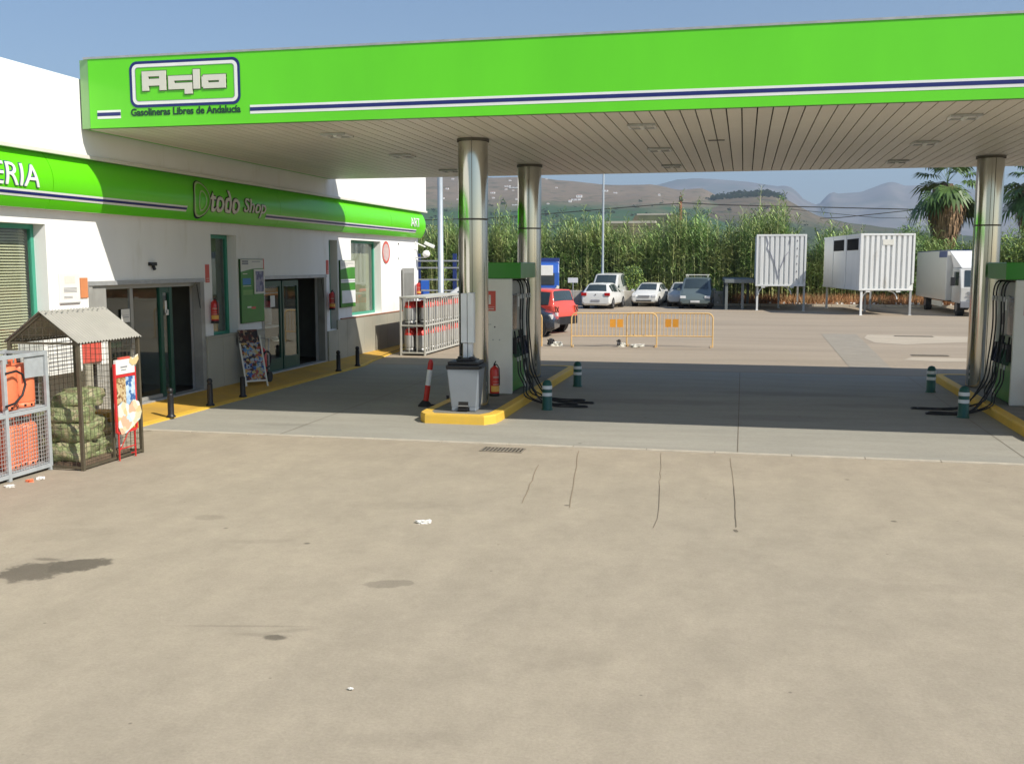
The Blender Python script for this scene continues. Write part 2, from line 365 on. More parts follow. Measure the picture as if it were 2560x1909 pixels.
G_pad = groundmat("canopy_pad_concrete", (.355, .335, .28), (.315, .305, .262), var=.09, streak=(.25, 1, 1),
    stains=[(-7.0, 14.6, .5, .12, 0, .85, .5), (-1.5, 18.5, 1.6, .35, .05, .80, .5), (1.0, 20.2, 1.4, .3, 0, .78, .5), (-7, 18.5, .9, 1.6, 0, .88, .5), (0.6, 17.0, 1.2, .3, .1, .86, .6), (2.2, 18.8, .8, .25, 0, .82, .5)])
struct(gridsheet(-9.0, 14, 13.66, 24.05, .004, G_pad), "pavement_slab")
G_lot = groundmat("car_park_asphalt", (.385, .315, .235), (.33, .275, .205), var=.10, streak=(.06, .35, 1), big=1.0,
    stains=[(-3.5, 30, 5, .35, .05, .9, .6), (1, 34, 6, .3, 0, .9, .6), (-1, 43, 6, .6, 0, .88, .6)])
struct(gridsheet(-30, 40, 24.05, 62.0, .004, G_lot), "car_park")
# pale kerb joint, slab joints and cracks
mb = MB(); jm = pm("pale_joint_concrete", (.50, .45, .36), .8, var=.15, scale=5); dm = pm("joint_line_dirt", (.17, .14, .10), .9, var=.3)
x = -8.95
while x < 13:
    l = random.uniform(.9, 1.1); mb.box(x, x+l-.012, 13.60, 13.70, -.02, .011, jm); x += l
mb.box(-9, 14, 13.705, 13.715, -.02, .009, dm)
struct(mb, "kerb_strip")
mb = MB()
def crack(pts, w_, z=.004, m=dm):
    for (a, b) in zip(pts, pts[1:]):
        a = Vector((*a, z)); b = Vector((*b, z)); n = Vector((-(b-a).y, (b-a).x, 0)).normalized()*w_/2
        mb.quad(a-n, b-n, b+n, a+n, m)
def jit(p0, p1, n=9, j=.012):
    return [(p0[0]+(p1[0]-p0[0])*i/n+random.uniform(-j, j)*(0 < i < n), p0[1]+(p1[1]-p0[1])*i/n) for i in range(n+1)]
light_crack = pm("faded_crack", (.27, .21, .14), .9)
crack(jit((-2.44, 12.32), (-2.21, 10.27)), .010, m=light_crack)
crack(jit((-2.1, 13.38), (-1.69, 10.18)), .010, m=light_crack)
crack(jit((-1.01, 13.45), (-.87, 11.45)), .006, m=light_crack); crack([(-.87, 11.45), (-.83, 10.9), (-.79, 10.34), (-.77, 9.9), (-.78, 9.55)], .007)
crack(jit((-.11, 13.32), (-.05, 11.6), j=.005), .006, m=light_crack); crack(jit((-.05, 11.6), (-.01, 9.75), j=.004), .009); crack([(-.02, 9.66), (0, 9.58)], .03)
crack([(-.02, 13.72), (-.03, 24.0)], .010, z=.008); crack([(-6.6, 13.72), (-6.6, 24)], .010, z=.008); crack([(3.6, 14), (3.6, 24)], .008, z=.008)
crack([(-8.9, 24.05), (13, 24.05)], .03, z=.010)
crack(jit((-9, 12.9), (-8.6, 13.66)), .02)
struct(mb, "pavement_crack")
# patches on the far lot
mb = MB(); pg = groundmat("grey_patch", (.335, .295, .235), (.30, .27, .215), streak=(1, 1, 1)); pw = groundmat("pale_patch", (.50, .43, .33), (.44, .38, .29), streak=(.3, 1, 1))
mb.quad((2.55, 25.6, .009), (3.5, 25.5, .009), (3.95, 38.0, .009), (2.75, 38.0, .009), pg)
mb.add([(4.1, 34.0, .009), (4.9, 33.4, .009), (6.6, 34.6, .009), (9.5, 36.2, .009), (9.6, 37.3, .009), (6.2, 37.6, .009), (4.3, 37.8, .009), (4.0, 36.0, .009)], [tuple(range(8))], pw)
mb.add([(4.1, 28.0, .009), (5.0, 27.7, .009), (7.0, 28.2, .009), (7.2, 28.9, .009), (4.4, 28.8, .009)], [tuple(range(5))], pw)
struct(mb, "asphalt_patch")
# yellow pavement in front of the shop
mb = MB()
mb.add([(-9.12, 13.78, .03), (-9.98, 13.78, .10), (-9.98, 30.9, .10), (-9.60, 27.6, .06), (-9.32, 24.8, .035), (-9.12, 23.6, .03)], [(0, 5, 4, 3, 2, 1)], M['ochre'])
mb.add([(-8.96, 13.74, 0), (-8.96, 13.74, .03), (-9.12, 13.74, .03), (-9.98, 13.74, .10), (-9.98, 13.74, 0)], [(0, 1, 2, 3, 4)], M['yellow'])
P = [(-8.97, 13.74), (-9.0, 23.4), (-9.25, 24.9), (-9.5, 27.0), (-9.7, 30.9)]; Q = [(-9.12, 13.78), (-9.12, 23.6), (-9.32, 24.8), (-9.60, 27.6), (-9.98, 30.9)]
for i in range(4):
    a, b, c, d = P[i], P[i+1], Q[i+1], Q[i]
    mb.quad((*a, .028), (*b, .028), (*c, .031), (*d, .031), M['yellow']); mb.quad((*a, 0), (*b, 0), (*b, .028), (*a, .028), M['yellow'])
struct(mb, "pavement")
# planting strip behind the car park
mb = MB(); n = 90
for i in range(n):
    for j in range(10):
        def H(i, j):
            X = -30+70*i/n; Y = 62.2+1.1*j
            return Vector((X, Y, -.01 if j == 0 else .12+.35*min(1, j/4)+.18*noise.noise(Vector((X*.5, Y*.6, 3)))))
        mb.add([H(i, j), H(i+1, j), H(i+1, j+1), H(i, j+1)], [(0, 1, 2, 3)], M['soil'], True)
struct(mb, "verge")
mb = MB(); x = -12
while x < 30:
    mb.box(x, x+.98, 62.0, 62.18, 0, .14, jm); x += 1.0
struct(mb, "kerb", bevel=.015)
single((lambda b: (b.box(-16, -.9, 62.6, 62.85, 0, .85, pm("old_white_wall", (.52, .49, .42), .85, var=.2, scale=1.2, col2=(.38, .34, .27), c2scale=1.1)), b)[1])(MB()), "low_wall", "low weathered white wall behind the parked white cars", "wall", bevel=.02)

# ================================================================= SHOP BUILDING
XF = -10.0                                   # face of the lower wall
shop = thing("shop_building", "white shop building with a curved green sign band above its two doors", "building", (XF, 20, 0))
SO = Vector((XF, 20, 0))
class LB(MB):                                # mesh builder in world coordinates, stored relative to its thing
    def __init__(s, o=Vector((0, 0, 0))): super().__init__(); s.o = o
    def build(s, *a, **k):
        s.v = [(p[0]-s.o.x, p[1]-s.o.y, p[2]-s.o.z) for p in s.v]; return super().build(*a, **k)
B = lambda: LB(SO)
OPEN = [(10.2, 13.23, 1.02, 3.07), (14.17, 17.69, .10, 2.21), (18.01, 19.02, 1.08, 3.06), (20.05, 23.54, .10, 2.22), (23.76, 24.30, .86, 3.08), (25.22, 27.47, 1.12, 3.11)]
def wall_holes(mb, y0, y1, z0, z1, x0, x1, holes, m):
    ys = sorted({y0, y1, *[h[0] for h in holes], *[h[1] for h in holes]}); ys = [y for y in ys if y0 <= y <= y1]
    for a, b in zip(ys, ys[1:]):
        segs = [(z0, z1)]
        for h in holes:
            if h[0] <= a+1e-6 and h[1] >= b-1e-6:
                new = []
                for s0, s1 in segs:
                    lo, hi = max(s0, h[2]), min(s1, h[3])
                    if lo >= hi: new.append((s0, s1)); continue
                    if lo > s0: new.append((s0, lo))
                    if hi < s1: new.append((hi, s1))
                segs = new
        for s0, s1 in segs: mb.box(x0, x1, a, b, s0, s1, m)
def weld(o):
    bm = bmesh.new(); bm.from_mesh(o.data); bmesh.ops.remove_doubles(bm, verts=bm.verts, dist=1e-4)
    # drop the faces shared by two neighbouring blocks so that no seams show
    seen = {}
    for f in bm.faces: seen.setdefault(tuple(sorted(v.index for v in f.verts)), []).append(f)
    bmesh.ops.delete(bm, geom=[f for fs in seen.values() if len(fs) > 1 for f in fs], context='FACES_ONLY')
    bm.to_mesh(o.data); bm.free(); return o
mb = B(); wall_holes(mb, -3, 30.86, .0, 4.1, -10.3, XF, OPEN, M['render_white']); weld(mb.build("wall", shop))
mb = B(); mb.box(-22, -10.3, 30.6, 30.86, 0, 4.1, M['render_white']); mb.box(-22, -10.3, -3, -2.7, 0, 4.1, M['render_white']); mb.box(-22, -21.7, -2.7, 30.6, 0, 4.1, M['render_white']); mb.build("wall", shop)
XU = -9.77                                   # face of the upper wall, which overhangs
mb = B(); mb.box(-22, XU, -3, 31.02, 4.09, 5.24, M['render_white']); mb.build("upper_wall", shop, bevel=.012)
mb = B(); mb.box(XU-.02, XU+.035, -3, 31.05, 4.07, 4.13, M['offwhite']); mb.build("drip_ledge", shop, bevel=.008)
# inside
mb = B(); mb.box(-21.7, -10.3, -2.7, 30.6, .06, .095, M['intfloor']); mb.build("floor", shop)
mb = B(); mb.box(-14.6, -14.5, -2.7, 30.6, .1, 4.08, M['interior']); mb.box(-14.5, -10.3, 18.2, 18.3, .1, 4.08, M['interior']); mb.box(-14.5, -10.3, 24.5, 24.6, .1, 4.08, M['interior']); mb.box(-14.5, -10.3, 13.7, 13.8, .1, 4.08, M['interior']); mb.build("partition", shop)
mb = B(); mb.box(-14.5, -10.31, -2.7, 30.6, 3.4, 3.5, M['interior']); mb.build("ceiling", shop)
# stone cladding along the foot of the wall (panels with joints)
mb = B(); 
for (a, b) in ((-3, 14.17), (17.69, 20.05), (23.54, 30.86)):
    n = max(1, round((b-a)/.62)); 
    for i in range(n):
        y0 = a+(b-a)*i/n; y1 = a+(b-a)*(i+1)/n
        top = 1.08
        if y0 > 23.5 and y1 < 24.5: top = .84
        mb.box(XF, XF+.045, y0+.003, y1-.003, 0, top, M['stone'])
mb.box(XF-.02, XF+.06, 17.69, 20.05, 1.083, 1.115, M['stone']); mb.box(XF-.02, XF+.06, 24.4, 30.86, 1.083, 1.11, pm("terracotta_sill", (.33, .15, .09), .7)); mb.box(XF, XF+.06, -3, 14.17, 1.083, 1.11, M['stone'])
mb.build("stone_cladding", shop, bevel=.004)
# the curved sign band
def band(y, h, out=0):                       # h: 0 bottom .. 1 top
    z = 3.28+.80*h
    x = XF+.075+.215*sin(pi*(.06+.90*h))**.75
    return Vector((x+out, y, z))
NB = 16
mb = B()
edges = [-3, 1.5, 5.5, 9.3, 13.08, 17.2, 20.5, 24.2, 27.6, 30.78]
for a, b in zip(edges, edges[1:]):
    a2 = a+.006; b2 = b-.006
    vs = [band(y, i/NB) for y in (a2, b2) for i in range(NB+1)]
    k = NB+1
    mb.add(vs, [(i, i+1, k+i+1, k+i) for i in range(NB)], M['band_green'], True)
    for yy, o_ in ((a2, 0), (b2, 1)):
        vs = [band(yy, i/NB) for i in range(NB+1)]+[Vector((XF+.001, yy, 4.08)), Vector((XF+.001, yy, 3.28))]
        mb.add(vs, [tuple(range(NB+3))], M['band_green'])
mb.quad(band(-3, 0), band(30.78, 0), Vector((XF+.001, 30.78, 3.28)), Vector((XF+.001, -3, 3.28)), M['offwhite'])
mb.quad(band(-3, 1), band(30.78, 1), Vector((XF+.001, 30.78, 4.08)), Vector((XF+.001, -3, 4.08)), M['band_green'])
bandO = mb.build("sign_band", shop, fix=False)
def bfn(out0=0.006):
    return lambda u, v, d: tuple(band(u, (v-3.28)/.80, out0+d)-SO)
mb = B()
def bstripe(y0, y1, h0, h1, out, m):
    for i in range(4):
        a, b = h0+(h1-h0)*i/4, h0+(h1-h0)*(i+1)/4
        mb.add([band(y0, a, out), band(y1, a, out), band(y1, b, out), band(y0, b, out)], [(0, 1, 2, 3)], m, True)
for y0, y1 in ((-3, 16.75), (19.85, 29.9)):
    bstripe(y0, y1, .175, .30, .005, M['white']); bstripe(y0, y1, .215, .262, .009, M['navy'])
mb.build("stripe", bandO, fix=False)
WH = (.0, )
lettering("lettering", "CAFETERIA", bfn(.006), 10.45, 12.78, 3.555, 3.88, M['navy'], bandO, bold=.022, bisect=10, depth=.003, shear=.1)
lettering("lettering", "CAFETERIA", bfn(.010), 10.465, 12.765, 3.557, 3.868, M['white'], bandO, bold=.0, bisect=10, depth=.012, shear=.1)
lettering("lettering", "todo", bfn(.006), 17.50, 18.66, 3.45, 3.90, M['screen'], bandO, bold=.05, bisect=10, depth=.003)
lettering("lettering", "todo", bfn(.010), 17.52, 18.64, 3.46, 3.89, M['offwhite'], bandO, bold=.008, bisect=10, depth=.014)
lettering("lettering", "Shop", bfn(.006), 18.82, 19.80, 3.42, 3.80, M['screen'], bandO, bold=.04, bisect=10, depth=.003, shear=.12)
lettering("lettering", "Shop", bfn(.010), 18.84, 19.78, 3.43, 3.79, M['offwhite'], bandO, bold=.006, bisect=10, depth=.014, shear=.12)
lettering("lettering", "ART", bfn(.010), 29.30, 30.15, 3.60, 3.86, M['white'], bandO, bold=.0, bisect=8, depth=.012)
# round emblem: two loops of a pale outline
mb = B()
def loopmark(cy, cz, ry, rz, a0, a1, wd, out, m, n=40):
    pts = []
    for i in range(n+1):
        t = a0+(a1-a0)*i/n; pts.append((cy+ry*cos(t), cz+rz*sin(t), cy+(ry-wd)*cos(t), cz+(rz-wd*1.15)*sin(t)))
    for p, q in zip(pts, pts[1:]):
        f = lambda a, b: band(a, (b-3.28)/.8, out)
        mb.quad(f(p[0], p[1]), f(q[0], q[1]), f(q[2], q[3]), f(p[2], p[3]), m)
pale = pm("pale_green_outline", (.45, .62, .30), .5)
loopmark(17.22, 3.66, .31, .345, 0, 2*pi, .03, .012, M['screen']); loopmark(17.22, 3.665, .285, .32, 0, 2*pi, .03, .018, pale)
loopmark(17.24, 3.64, .14, .19, radians(75), radians(440), .026, .018, pale)
mb.build("emblem", bandO, fix=False)

# ---- windows
def window(y0, y1, z0, z1, name="window", rec=.20, fr=.07, blind=False, label=None, sheer=None, mull=()):
    X1 = XF-rec
    mb = B()
    mb.box(X1-.06, X1, y0, y0+fr, z0, z1, M['litgreen']); mb.box(X1-.06, X1, y1-fr, y1, z0, z1, M['litgreen'])
    mb.box(X1-.06, X1, y0+fr, y1-fr, z0, z0+fr, M['litgreen']); mb.box(X1-.06, X1, y0+fr, y1-fr, z1-fr, z1, M['litgreen'])
    for ym in mull: mb.box(X1-.055, X1-.005, ym-.03, ym+.03, z0+fr, z1-fr, M['litgreen'])
    fo = mb.build(name, shop, bevel=.004, label=label)
    mb = B(); mb.box(X1-.035, X1-.027, y0+fr, y1-fr, z0+fr, z1-fr, M['glass']); mb.build("pane", fo)
    if blind:
        mb = B(); z = z1-fr-.03
        while z > z0+fr:
            mb.add([(X1-.13, y0+fr, z+.016), (X1-.13, y1-fr-.01, z+.016), (X1-.095, y1-fr-.01, z-.016), (X1-.095, y0+fr, z-.016)], [(0, 1, 2, 3)], M['blind']); z -= .042
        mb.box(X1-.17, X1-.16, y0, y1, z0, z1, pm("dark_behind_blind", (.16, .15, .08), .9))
        mb.build("blind", fo, fix=False)
    if sheer:
        mb = B(); mb.box(X1-.16, X1-.15, y0+.02, y1-.02, z0, z1, sheer); mb.build("roller_blind", fo)
    return fo
window(10.2, 13.23, 1.02, 3.07, blind=True, mull=(11.6,))
window(18.01, 19.02, 1.08, 3.06, sheer=pm("greenish_sheer", (.16, .19, .15), .6, var=.25, scale=2))
window(23.76, 24.30, .86, 3.08, fr=.03, sheer=pm("grey_sheer", (.17, .18, .16), .6))
window(25.22, 27.47, 1.12, 3.11, sheer=pm("cream_sheer", (.42, .40, .26), .6, var=.1, scale=1))
# ---- doors
marble = pm("grey_marble_lining", (.33, .33, .31), .35, var=.15, scale=1.5, col2=(.24, .24, .22), c2scale=1.2)
gframe = pm("grey_aluminium", (.42, .41, .37), .4, .3)
def surround(y0, y1, z1):
    mb = B(); mb.box(XF-.02, XF+.03, y0, y1, z1-.06, z1+.012, M['galv']); mb.box(XF-.17, XF+.012, y1-.14, y1-.004, .1, z1-.06, marble); mb.box(XF-.17, XF+.012, y0+.004, y0+.10, .1, z1-.06, marble)
    mb.bar((XF-.06, y1-.145, z1-.1), (XF+.0, y1-.145, z1-.55), .01, .02, M['dark'])
    return mb
mb = surround(14.17, 17.69, 2.21); mb.box(XF-.17, XF-.02, 14.27, 14.66, .1, 2.15, marble); mb.box(XF-.17, XF+.02, 14.66, 17.55, .095, .125, M['galv'])
d1 = mb.build("door", shop, bevel=.003)
Xd = XF-.10
mb = B()
mb.box(Xd-.05, Xd, 14.66, 17.55, 2.08, 2.15, gframe); mb.box(Xd-.05, Xd, 15.44, 15.52, .13, 2.08, gframe); mb.box(Xd-.05, Xd, 14.66, 14.71, .13, 2.08, M['shadegreen'])
mb.box(Xd-.05, Xd, 14.71, 16.35, .13, .19, gframe); mb.build("door_frame", d1, bevel=.003)
mb = B(); mb.box(Xd-.05, Xd+.01, 16.32, 16.42, .13, 2.08, M['shadegreen']); mb.box(Xd-.05, Xd+.01, 16.62, 16.72, .13, 2.08, M['shadegreen']); mb.box(Xd-.045, Xd+.005, 16.42, 16.62, .13, .22, M['shadegreen']); mb.box(Xd-.045, Xd+.005, 16.42, 16.62, 1.98, 2.08, M['shadegreen']); mb.build("door_leaf", d1, bevel=.003)
mb = B(); mb.box(Xd-.03, Xd-.022, 14.71, 15.44, .19, 2.08, M['glass']); mb.box(Xd-.03, Xd-.022, 15.52, 16.32, .19, 2.08, M['glass']); mb.box(Xd-.03, Xd-.022, 16.42, 16.62, .22, 1.98, M['glass']); mb.build("pane", d1)
mb = B(); mb.box(Xd+.001, Xd+.006, 15.16, 15.40, 1.52, 1.74, M['paper']); mb.box(Xd+.007, Xd+.009, 15.20, 15.36, 1.60, 1.61, M['ink']); mb.box(Xd+.007, Xd+.009, 15.20, 15.36, 1.635, 1.64, M['ink']); mb.box(Xd+.012, Xd+.016, 16.47, 16.53, 1.62, 1.84, M['paper']); mb.box(Xd+.012, Xd+.016, 16.50, 16.58, 1.58, 1.68, M['paper']); mb.build("notice", d1)
mb = surround(20.05, 23.54, 2.22); mb.box(XF-.17, XF+.02, 20.15, 23.4, .095, .125, M['galv'])
d2 = mb.build("door", shop, bevel=.003)
mb = B()
for a, b in ((20.32, 21.24), (21.30, 22.14)):
    mb.box(Xd-.05, Xd, a, a+.07, .125, 2.12, M['shadegreen']); mb.box(Xd-.05, Xd, b-.07, b, .125, 2.12, M['shadegreen']); mb.box(Xd-.05, Xd, a+.07, b-.07, .125, .40, M['shadegreen']); mb.box(Xd-.05, Xd, a+.07, b-.07, 2.0, 2.12, M['shadegreen'])
mb.build("door_leaf", d2, bevel=.003)
mb = B(); mb.box(Xd-.03, Xd-.022, 20.39, 21.17, .40, 2.0, M['glass']); mb.box(Xd-.03, Xd-.022, 21.37, 22.07, .40, 2.0, M['glass']); mb.build("pane", d2)
mb = B(); mb.box(Xd+.001, Xd+.006, 20.68, 20.90, 1.55, 1.80, M['paper']); mb.build("notice", d2)
mb = B(); mb.box(XF+.046, XF+.075, 29.18, 30.24, .05, 2.36, pm("grey_door_paint", (.30, .30, .28), .5, var=.08)); mb.box(XF+.075, XF+.09, 29.3, 30.12, 1.25, 2.22, pm("grey_door_panel", (.22, .22, .20), .5)); mb.box(XF+.075, XF+.09, 29.3, 30.12, .2, 1.15, MATS["grey_door_panel"]); 
d3 = mb.build("door", shop, bevel=.008, label="grey metal service door")
mb = B(); mb.cyl((XF+.076, 29.28, 1.05), (XF+.13, 29.28, 1.05), .02, M['dark']); mb.build("handle", d3)

# ---- shelves and counter seen through the doors
def shelf_rack(y, x, label):
    t = thing("display_shelf", label, "shelf", (x, y, .095))
    mb = MB()
    for z in (.12, .95, 1.72): mb.box(-.25, .25, -.75, .75, z, z+.03, M['white'])
    for sx in (-.24, .21):
        for sy in (-.74, .71): mb.box(sx, sx+.03, sy, sy+.03, 0, 1.78, M['galv'])
    mb.build("frame", t); return t
shelf_rack(21.35, -10.75, "white metal shelf of gas bottles just inside the right glass door")
mb = MB(); mb.box(-.02, .02, -.6, .6, 0, .16, pm("orange_header", (.75, .33, .05), .5)); o = mb.build("header_board"); o.location = (-10.55, 21.6, 1.78); tag(o, "narrow orange header board above the bottles inside the right glass door", "sign")
def bottle_proto(name, label, loc, body, top, group, r=.15, h=.60):
    t = thing(name, label, "gas bottle", loc, 0, group)
    mb = MB(); mb.lathe([(.0, .03), (r*.8, .03), (r*.8, .07), (r*.97, .09), (r, .13), (r, h*.68), (r*.97, h*.72), (r*.8, h*.76), (r*.35, h*.79), (.03, h*.80)], body, 20); mb.build("tank", t)
    mb = MB(); mb.lathe([(r*1.01, h*.70), (r*1.02, h*.71), (r*.99, h*.77), (r*.86, h*.82), (r*.84, h*.96), (r*.78, h*.96), (r*.78, h*.82)], top, 20); mb.build("collar", t)
    mb = MB(); mb.lathe([(r*.86, 0), (r*.90, .0), (r*.90, .08), (r*.84, .08), (r*.84, 0)], body, 20); mb.build("foot_ring", t)
    mb = MB(); mb.cyl((0, 0, h*.78), (0, 0, h*.92), .02, M['galv'], 8); mb.build("valve", t)
    return t
g_in = "gas bottles on the shelf inside the right glass door"
bp = bottle_proto("gas_bottle", "red topped grey gas bottle on the shelf inside the right glass door", (-10.72, 20.8, 1.075), M['cylgrey'], M['cylred'], g_in, r=.14, h=.6)
for y in (21.2, 21.7): dup(bp, (-10.72, y, 1.075))
mb = MB(); mb.box(-.3, .3, -.95, .95, 0, 1.05, pm("counter_front", (.20, .17, .12), .5)); mb.box(-.33, .33, -1, 1, 1.053, 1.10, M['offwhite']); mb.box(-.31, .31, -.95, .95, .86, .96, pm("counter_green", (.02, .25, .08), .4))
o = mb.build("counter", bevel=.01); o.location = (-11.6, 16.0, .095); tag(o, "low shop counter with a green stripe seen through the left glass door", "counter")

# ---- things fixed to the wall
def wthing(name, label, cat, y, z, x=XF, group=None): return thing(name, label, cat, (x, y, z), 0, group)
t = wthing("notice_board", "white paper notice board fixed beside the left window on the sunlit wall", "notice", 13.70, 1.91)
mb = MB(); mb.box(.002, .022, -.24, .24, 0, .44, M['paper']); mb.build("board", t, bevel=.003)
mb = MB(); mb.box(.023, .026, -.12, .12, .29, .40, M['offwhite'])
for z in (.22, .20, .18, .16, .09, .07): mb.box(.023, .026, -.15, .16 if z > .1 else .05, z-.004, z+.004, M['ink'])
mb.box(.002, .03, -.24, .24, -.012, -.001, M['galv']); mb.build("printed_sheet", t)
mb = MB(); mb.box(.002, .02, -.09, .09, 0, .31, pm("faded_orange_plate", (.62, .24, .10), .5, var=.08)); o = mb.build("notice_plate"); o.location = (XF, 14.05, 1.97); tag(o, "small faded orange plate right of the white notice board", "notice")
t = wthing("door_sensor", "small black door sensor above the left glass door", "sensor", 15.94, 2.40)
mb = MB(); mb.box(.0, .07, -.09, .09, .06, .12, M['black']); mb.build("housing", t, bevel=.008); mb = MB(); mb.cyl((.03, .02, .06), (.06, .02, -.01), .028, M['black'], 12); mb.build("lens", t)
def redsign(y, z, h, label):
    t = wthing("fire_sign", label, "sign", y, z)
    mb = MB(); mb.box(.002, .012, -.07, .07, 0, h, M['signred']); mb.build("plate", t)
    mb = MB(); mb.box(.0125, .0145, -.05, .05, .03, .038, M['offwhite']); mb.box(.0125, .0145, -.05, .05, .07, .078, M['offwhite']); mb.build("print", t)
redsign(17.83, 2.14, .34, "faded red plate on the wall above the extinguisher by the narrow window")
redsign(23.63, 2.24, .34, "faded red plate on the wall right of the right glass door")
def extinguisher(name, label, loc, h=.50, r=.075, wallside=True):
    t = thing(name, label, "fire extinguisher", loc)
    mb = MB(); mb.lathe([(0, .0), (r*.9, 0), (r, .02), (r, h*.80), (r*.9, h*.87), (r*.5, h*.93), (.022, h*.95), (.022, h)], M['red'], 20); mb.build("tank", t)
    mb = MB(); mb.lathe([(r+.001, .0), (r+.003, .0), (r+.003, .05), (r+.001, .05)], M['black'], 20); mb.build("foot", t)
    mb = MB(); a0, a1 = radians(-120), radians(10); vs = [((r+.002)*cos(a0+(a1-a0)*i/10), (r+.002)*sin(a0+(a1-a0)*i/10), z) for z in (.08, h*.33) for i in range(11)]
    mb.add(vs, [(i, i+1, 12+i, 11+i) for i in range(10)], pm("label_yellow", (.75, .42, .08), .5)); 
    vs = [((r+.002)*cos(a0+(a1-a0)*i/10), (r+.002)*sin(a0+(a1-a0)*i/10), z) for z in (h*.36, h*.40, h*.46, h*.48, h*.58, h*.64) for i in range(11)]
    mb.add(vs, [(11*k+i, 11*k+i+1, 11*k+12+i, 11*k+11+i) for k in (0, 2, 4) for i in range(2, 9)], pm("label_print", (.55, .25, .2), .5)); mb.build("label", t, fix=False)
    mb = MB(); mb.box(-.014, .014, -.02, .10, h*.97, h*1.0, M['black']); mb.bar((0, -.02, h*1.02), (0, .09, h*1.09), .02, .01, M['black']); mb.cyl((0, 0, h*.94), (0, 0, h*1.03), .018, M['black'], 10); mb.build("valve_handle", t)
    mb = MB(); mb.tube([(0, -.02, h*.98), (r*.6, -.05, h*1.02), (r*1.15, -.06, h*.9), (r*1.2, -.05, h*.6), (r*1.15, -.04, h*.35)], .010, M['rubber'], 8); mb.build("hose", t)
    return t
extinguisher("fire_extinguisher", "red fire extinguisher hung on the white wall between left glass door and narrow window", (XF+.10, 17.90, 1.36), .46)
extinguisher("fire_extinguisher", "red fire extinguisher hung on the wall just right of the right glass door", (XF+.10, 23.66, 1.36), .46)
extinguisher("fire_extinguisher", "red fire extinguisher hung at the far wall corner above the gas bottle cage", (XF+.12, 30.52, 1.50), .42, .07)
# advertising panels
def panel(y0, y1, z0, z1, label, kind):
    t = wthing("advertising_panel", label, "sign", (y0+y1)/2, z0); w_ = (y1-y0)/2; h = z1-z0
    mb = MB(); mb.box(.001, .045, -w_, w_, 0, h, pm("panel_edge_green", (.01, .07, .01), .5)); mb.build("box", t, bevel=.004)
    gr = pm("panel_green", (.055, .24, .025), .45, var=.15, scale=2)
    mb = MB(); zc = h*.80
    mb.box(0.0455, 0.0490, -w_+.01, w_-.01, .01, zc, gr)
    n = 10; 
    for i in range(n):
        a = -w_+.01+(2*w_-.02)*i/n; b = -w_+.01+(2*w_-.02)*(i+1)/n
        f = lambda q: zc+h*.055*sin(min(1, max(0, (q+w_)/(2*w_)))*pi*.6)
        mb.add([(.049, a, zc), (.049, b, zc), (.049, b, f(b)), (.049, a, f(a))], [(0, 1, 2, 3)], gr)
        mb.add([(.049, a, f(a)), (.049, b, f(b)), (.049, b, h-.01), (.049, a, h-.01)], [(0, 1, 2, 3)], M['offwhite'])
    mb.build("poster", t, fix=False)
    mb = MB()
    if kind == 1:
        for z in (.93, .965): mb.box(0.0495, 0.0520, -w_+.06, -w_+.33, h*z-.02, h*z+.015, M['ink'])
        mb.box(0.0495, 0.0520, -w_+.5, w_-.15, h*.955, h*.965, M['ink'])
        mb.box(0.0495, 0.0530, -w_+.08, -w_+.42, h*.60, h*.70, pm("poster_blue", (.05, .22, .50), .5)); mb.box(0.0495, 0.0520, -w_+.09, -w_+.28, h*.765, h*.775, M['offwhite'])
        mb.box(0.0495, 0.0520, -w_+.09, -w_+.44, h*.575, h*.583, M['offwhite']); mb.box(0.0495, 0.0520, -w_+.08, -w_+.5, h*.44, h*.52, pm("poster_lime", (.16, .36, .07), .5))
        mb.box(0.0495, 0.0520, -w_+.25, -w_+.42, h*.235, h*.26, M['offwhite']); mb.box(0.0495, 0.0520, -w_+.43, -w_+.62, h*.215, h*.25, M['signred']); mb.build("print", t)
        mb = MB(); a, b, c, d = -w_+.56, w_+.0, h*.45, h*.84
        mb.box(0.0530, 0.0700, a, b, c, d, M['offwhite']); mb.box(0.0705, 0.0730, a+.05, b-.05, c+.04, d-.04, postermat("violet_poster", [(.20, .20, .34), (.27, .26, .38), (.16, .17, .30), (.24, .24, .33), (.05, .06, .16)], 14)); mb.build("framed_sheet", t)
    else:
        mb.box(0.0495, 0.0520, -w_+.05, w_-.1, h*.93, h*.94, M['ink']); mb.box(0.0495, 0.0520, -w_+.05, w_-.5, h*.89, h*.90, M['ink'])
        mb.box(0.0495, 0.0520, -w_+.02, w_-.02, h*.525, h*.60, M['reflect']); mb.box(0.0525, 0.0550, -w_+.02, w_-.02, h*.555, h*.568, M['ink'])
        mb.box(0.0495, 0.0600, -w_+.06, w_-.02, h*.09, h*.36, M['reflect']); mb.build("print", t)
panel(19.08, 20.10, 1.28, 2.59, "tall green advertising panel with violet sheet between narrow window and right glass door", 1)
panel(24.36, 25.36, 1.38, 2.58, "tall green advertising panel half in sun right of the right glass door", 2)
mb = MB(); mb.box(.002, .015, -.04, .04, 0, .36, M['signred']); o = mb.build("fire_sign"); o.location = (XF, 20.16, 2.235); o["label"] = "narrow dark red plate right of the tall green panel with violet sheet"; o["category"] = "sign"
t = wthing("round_sign", "round sign with a red ring on the sunlit wall right of the far window", "sign", 27.87, 2.815)
mb = MB(); n = 32; r1, r0 = .315, .275
mb.cyl((.002, 0, 0), (.018, 0, 0), r1, M['galv'], 32); mb.build("plate", t)
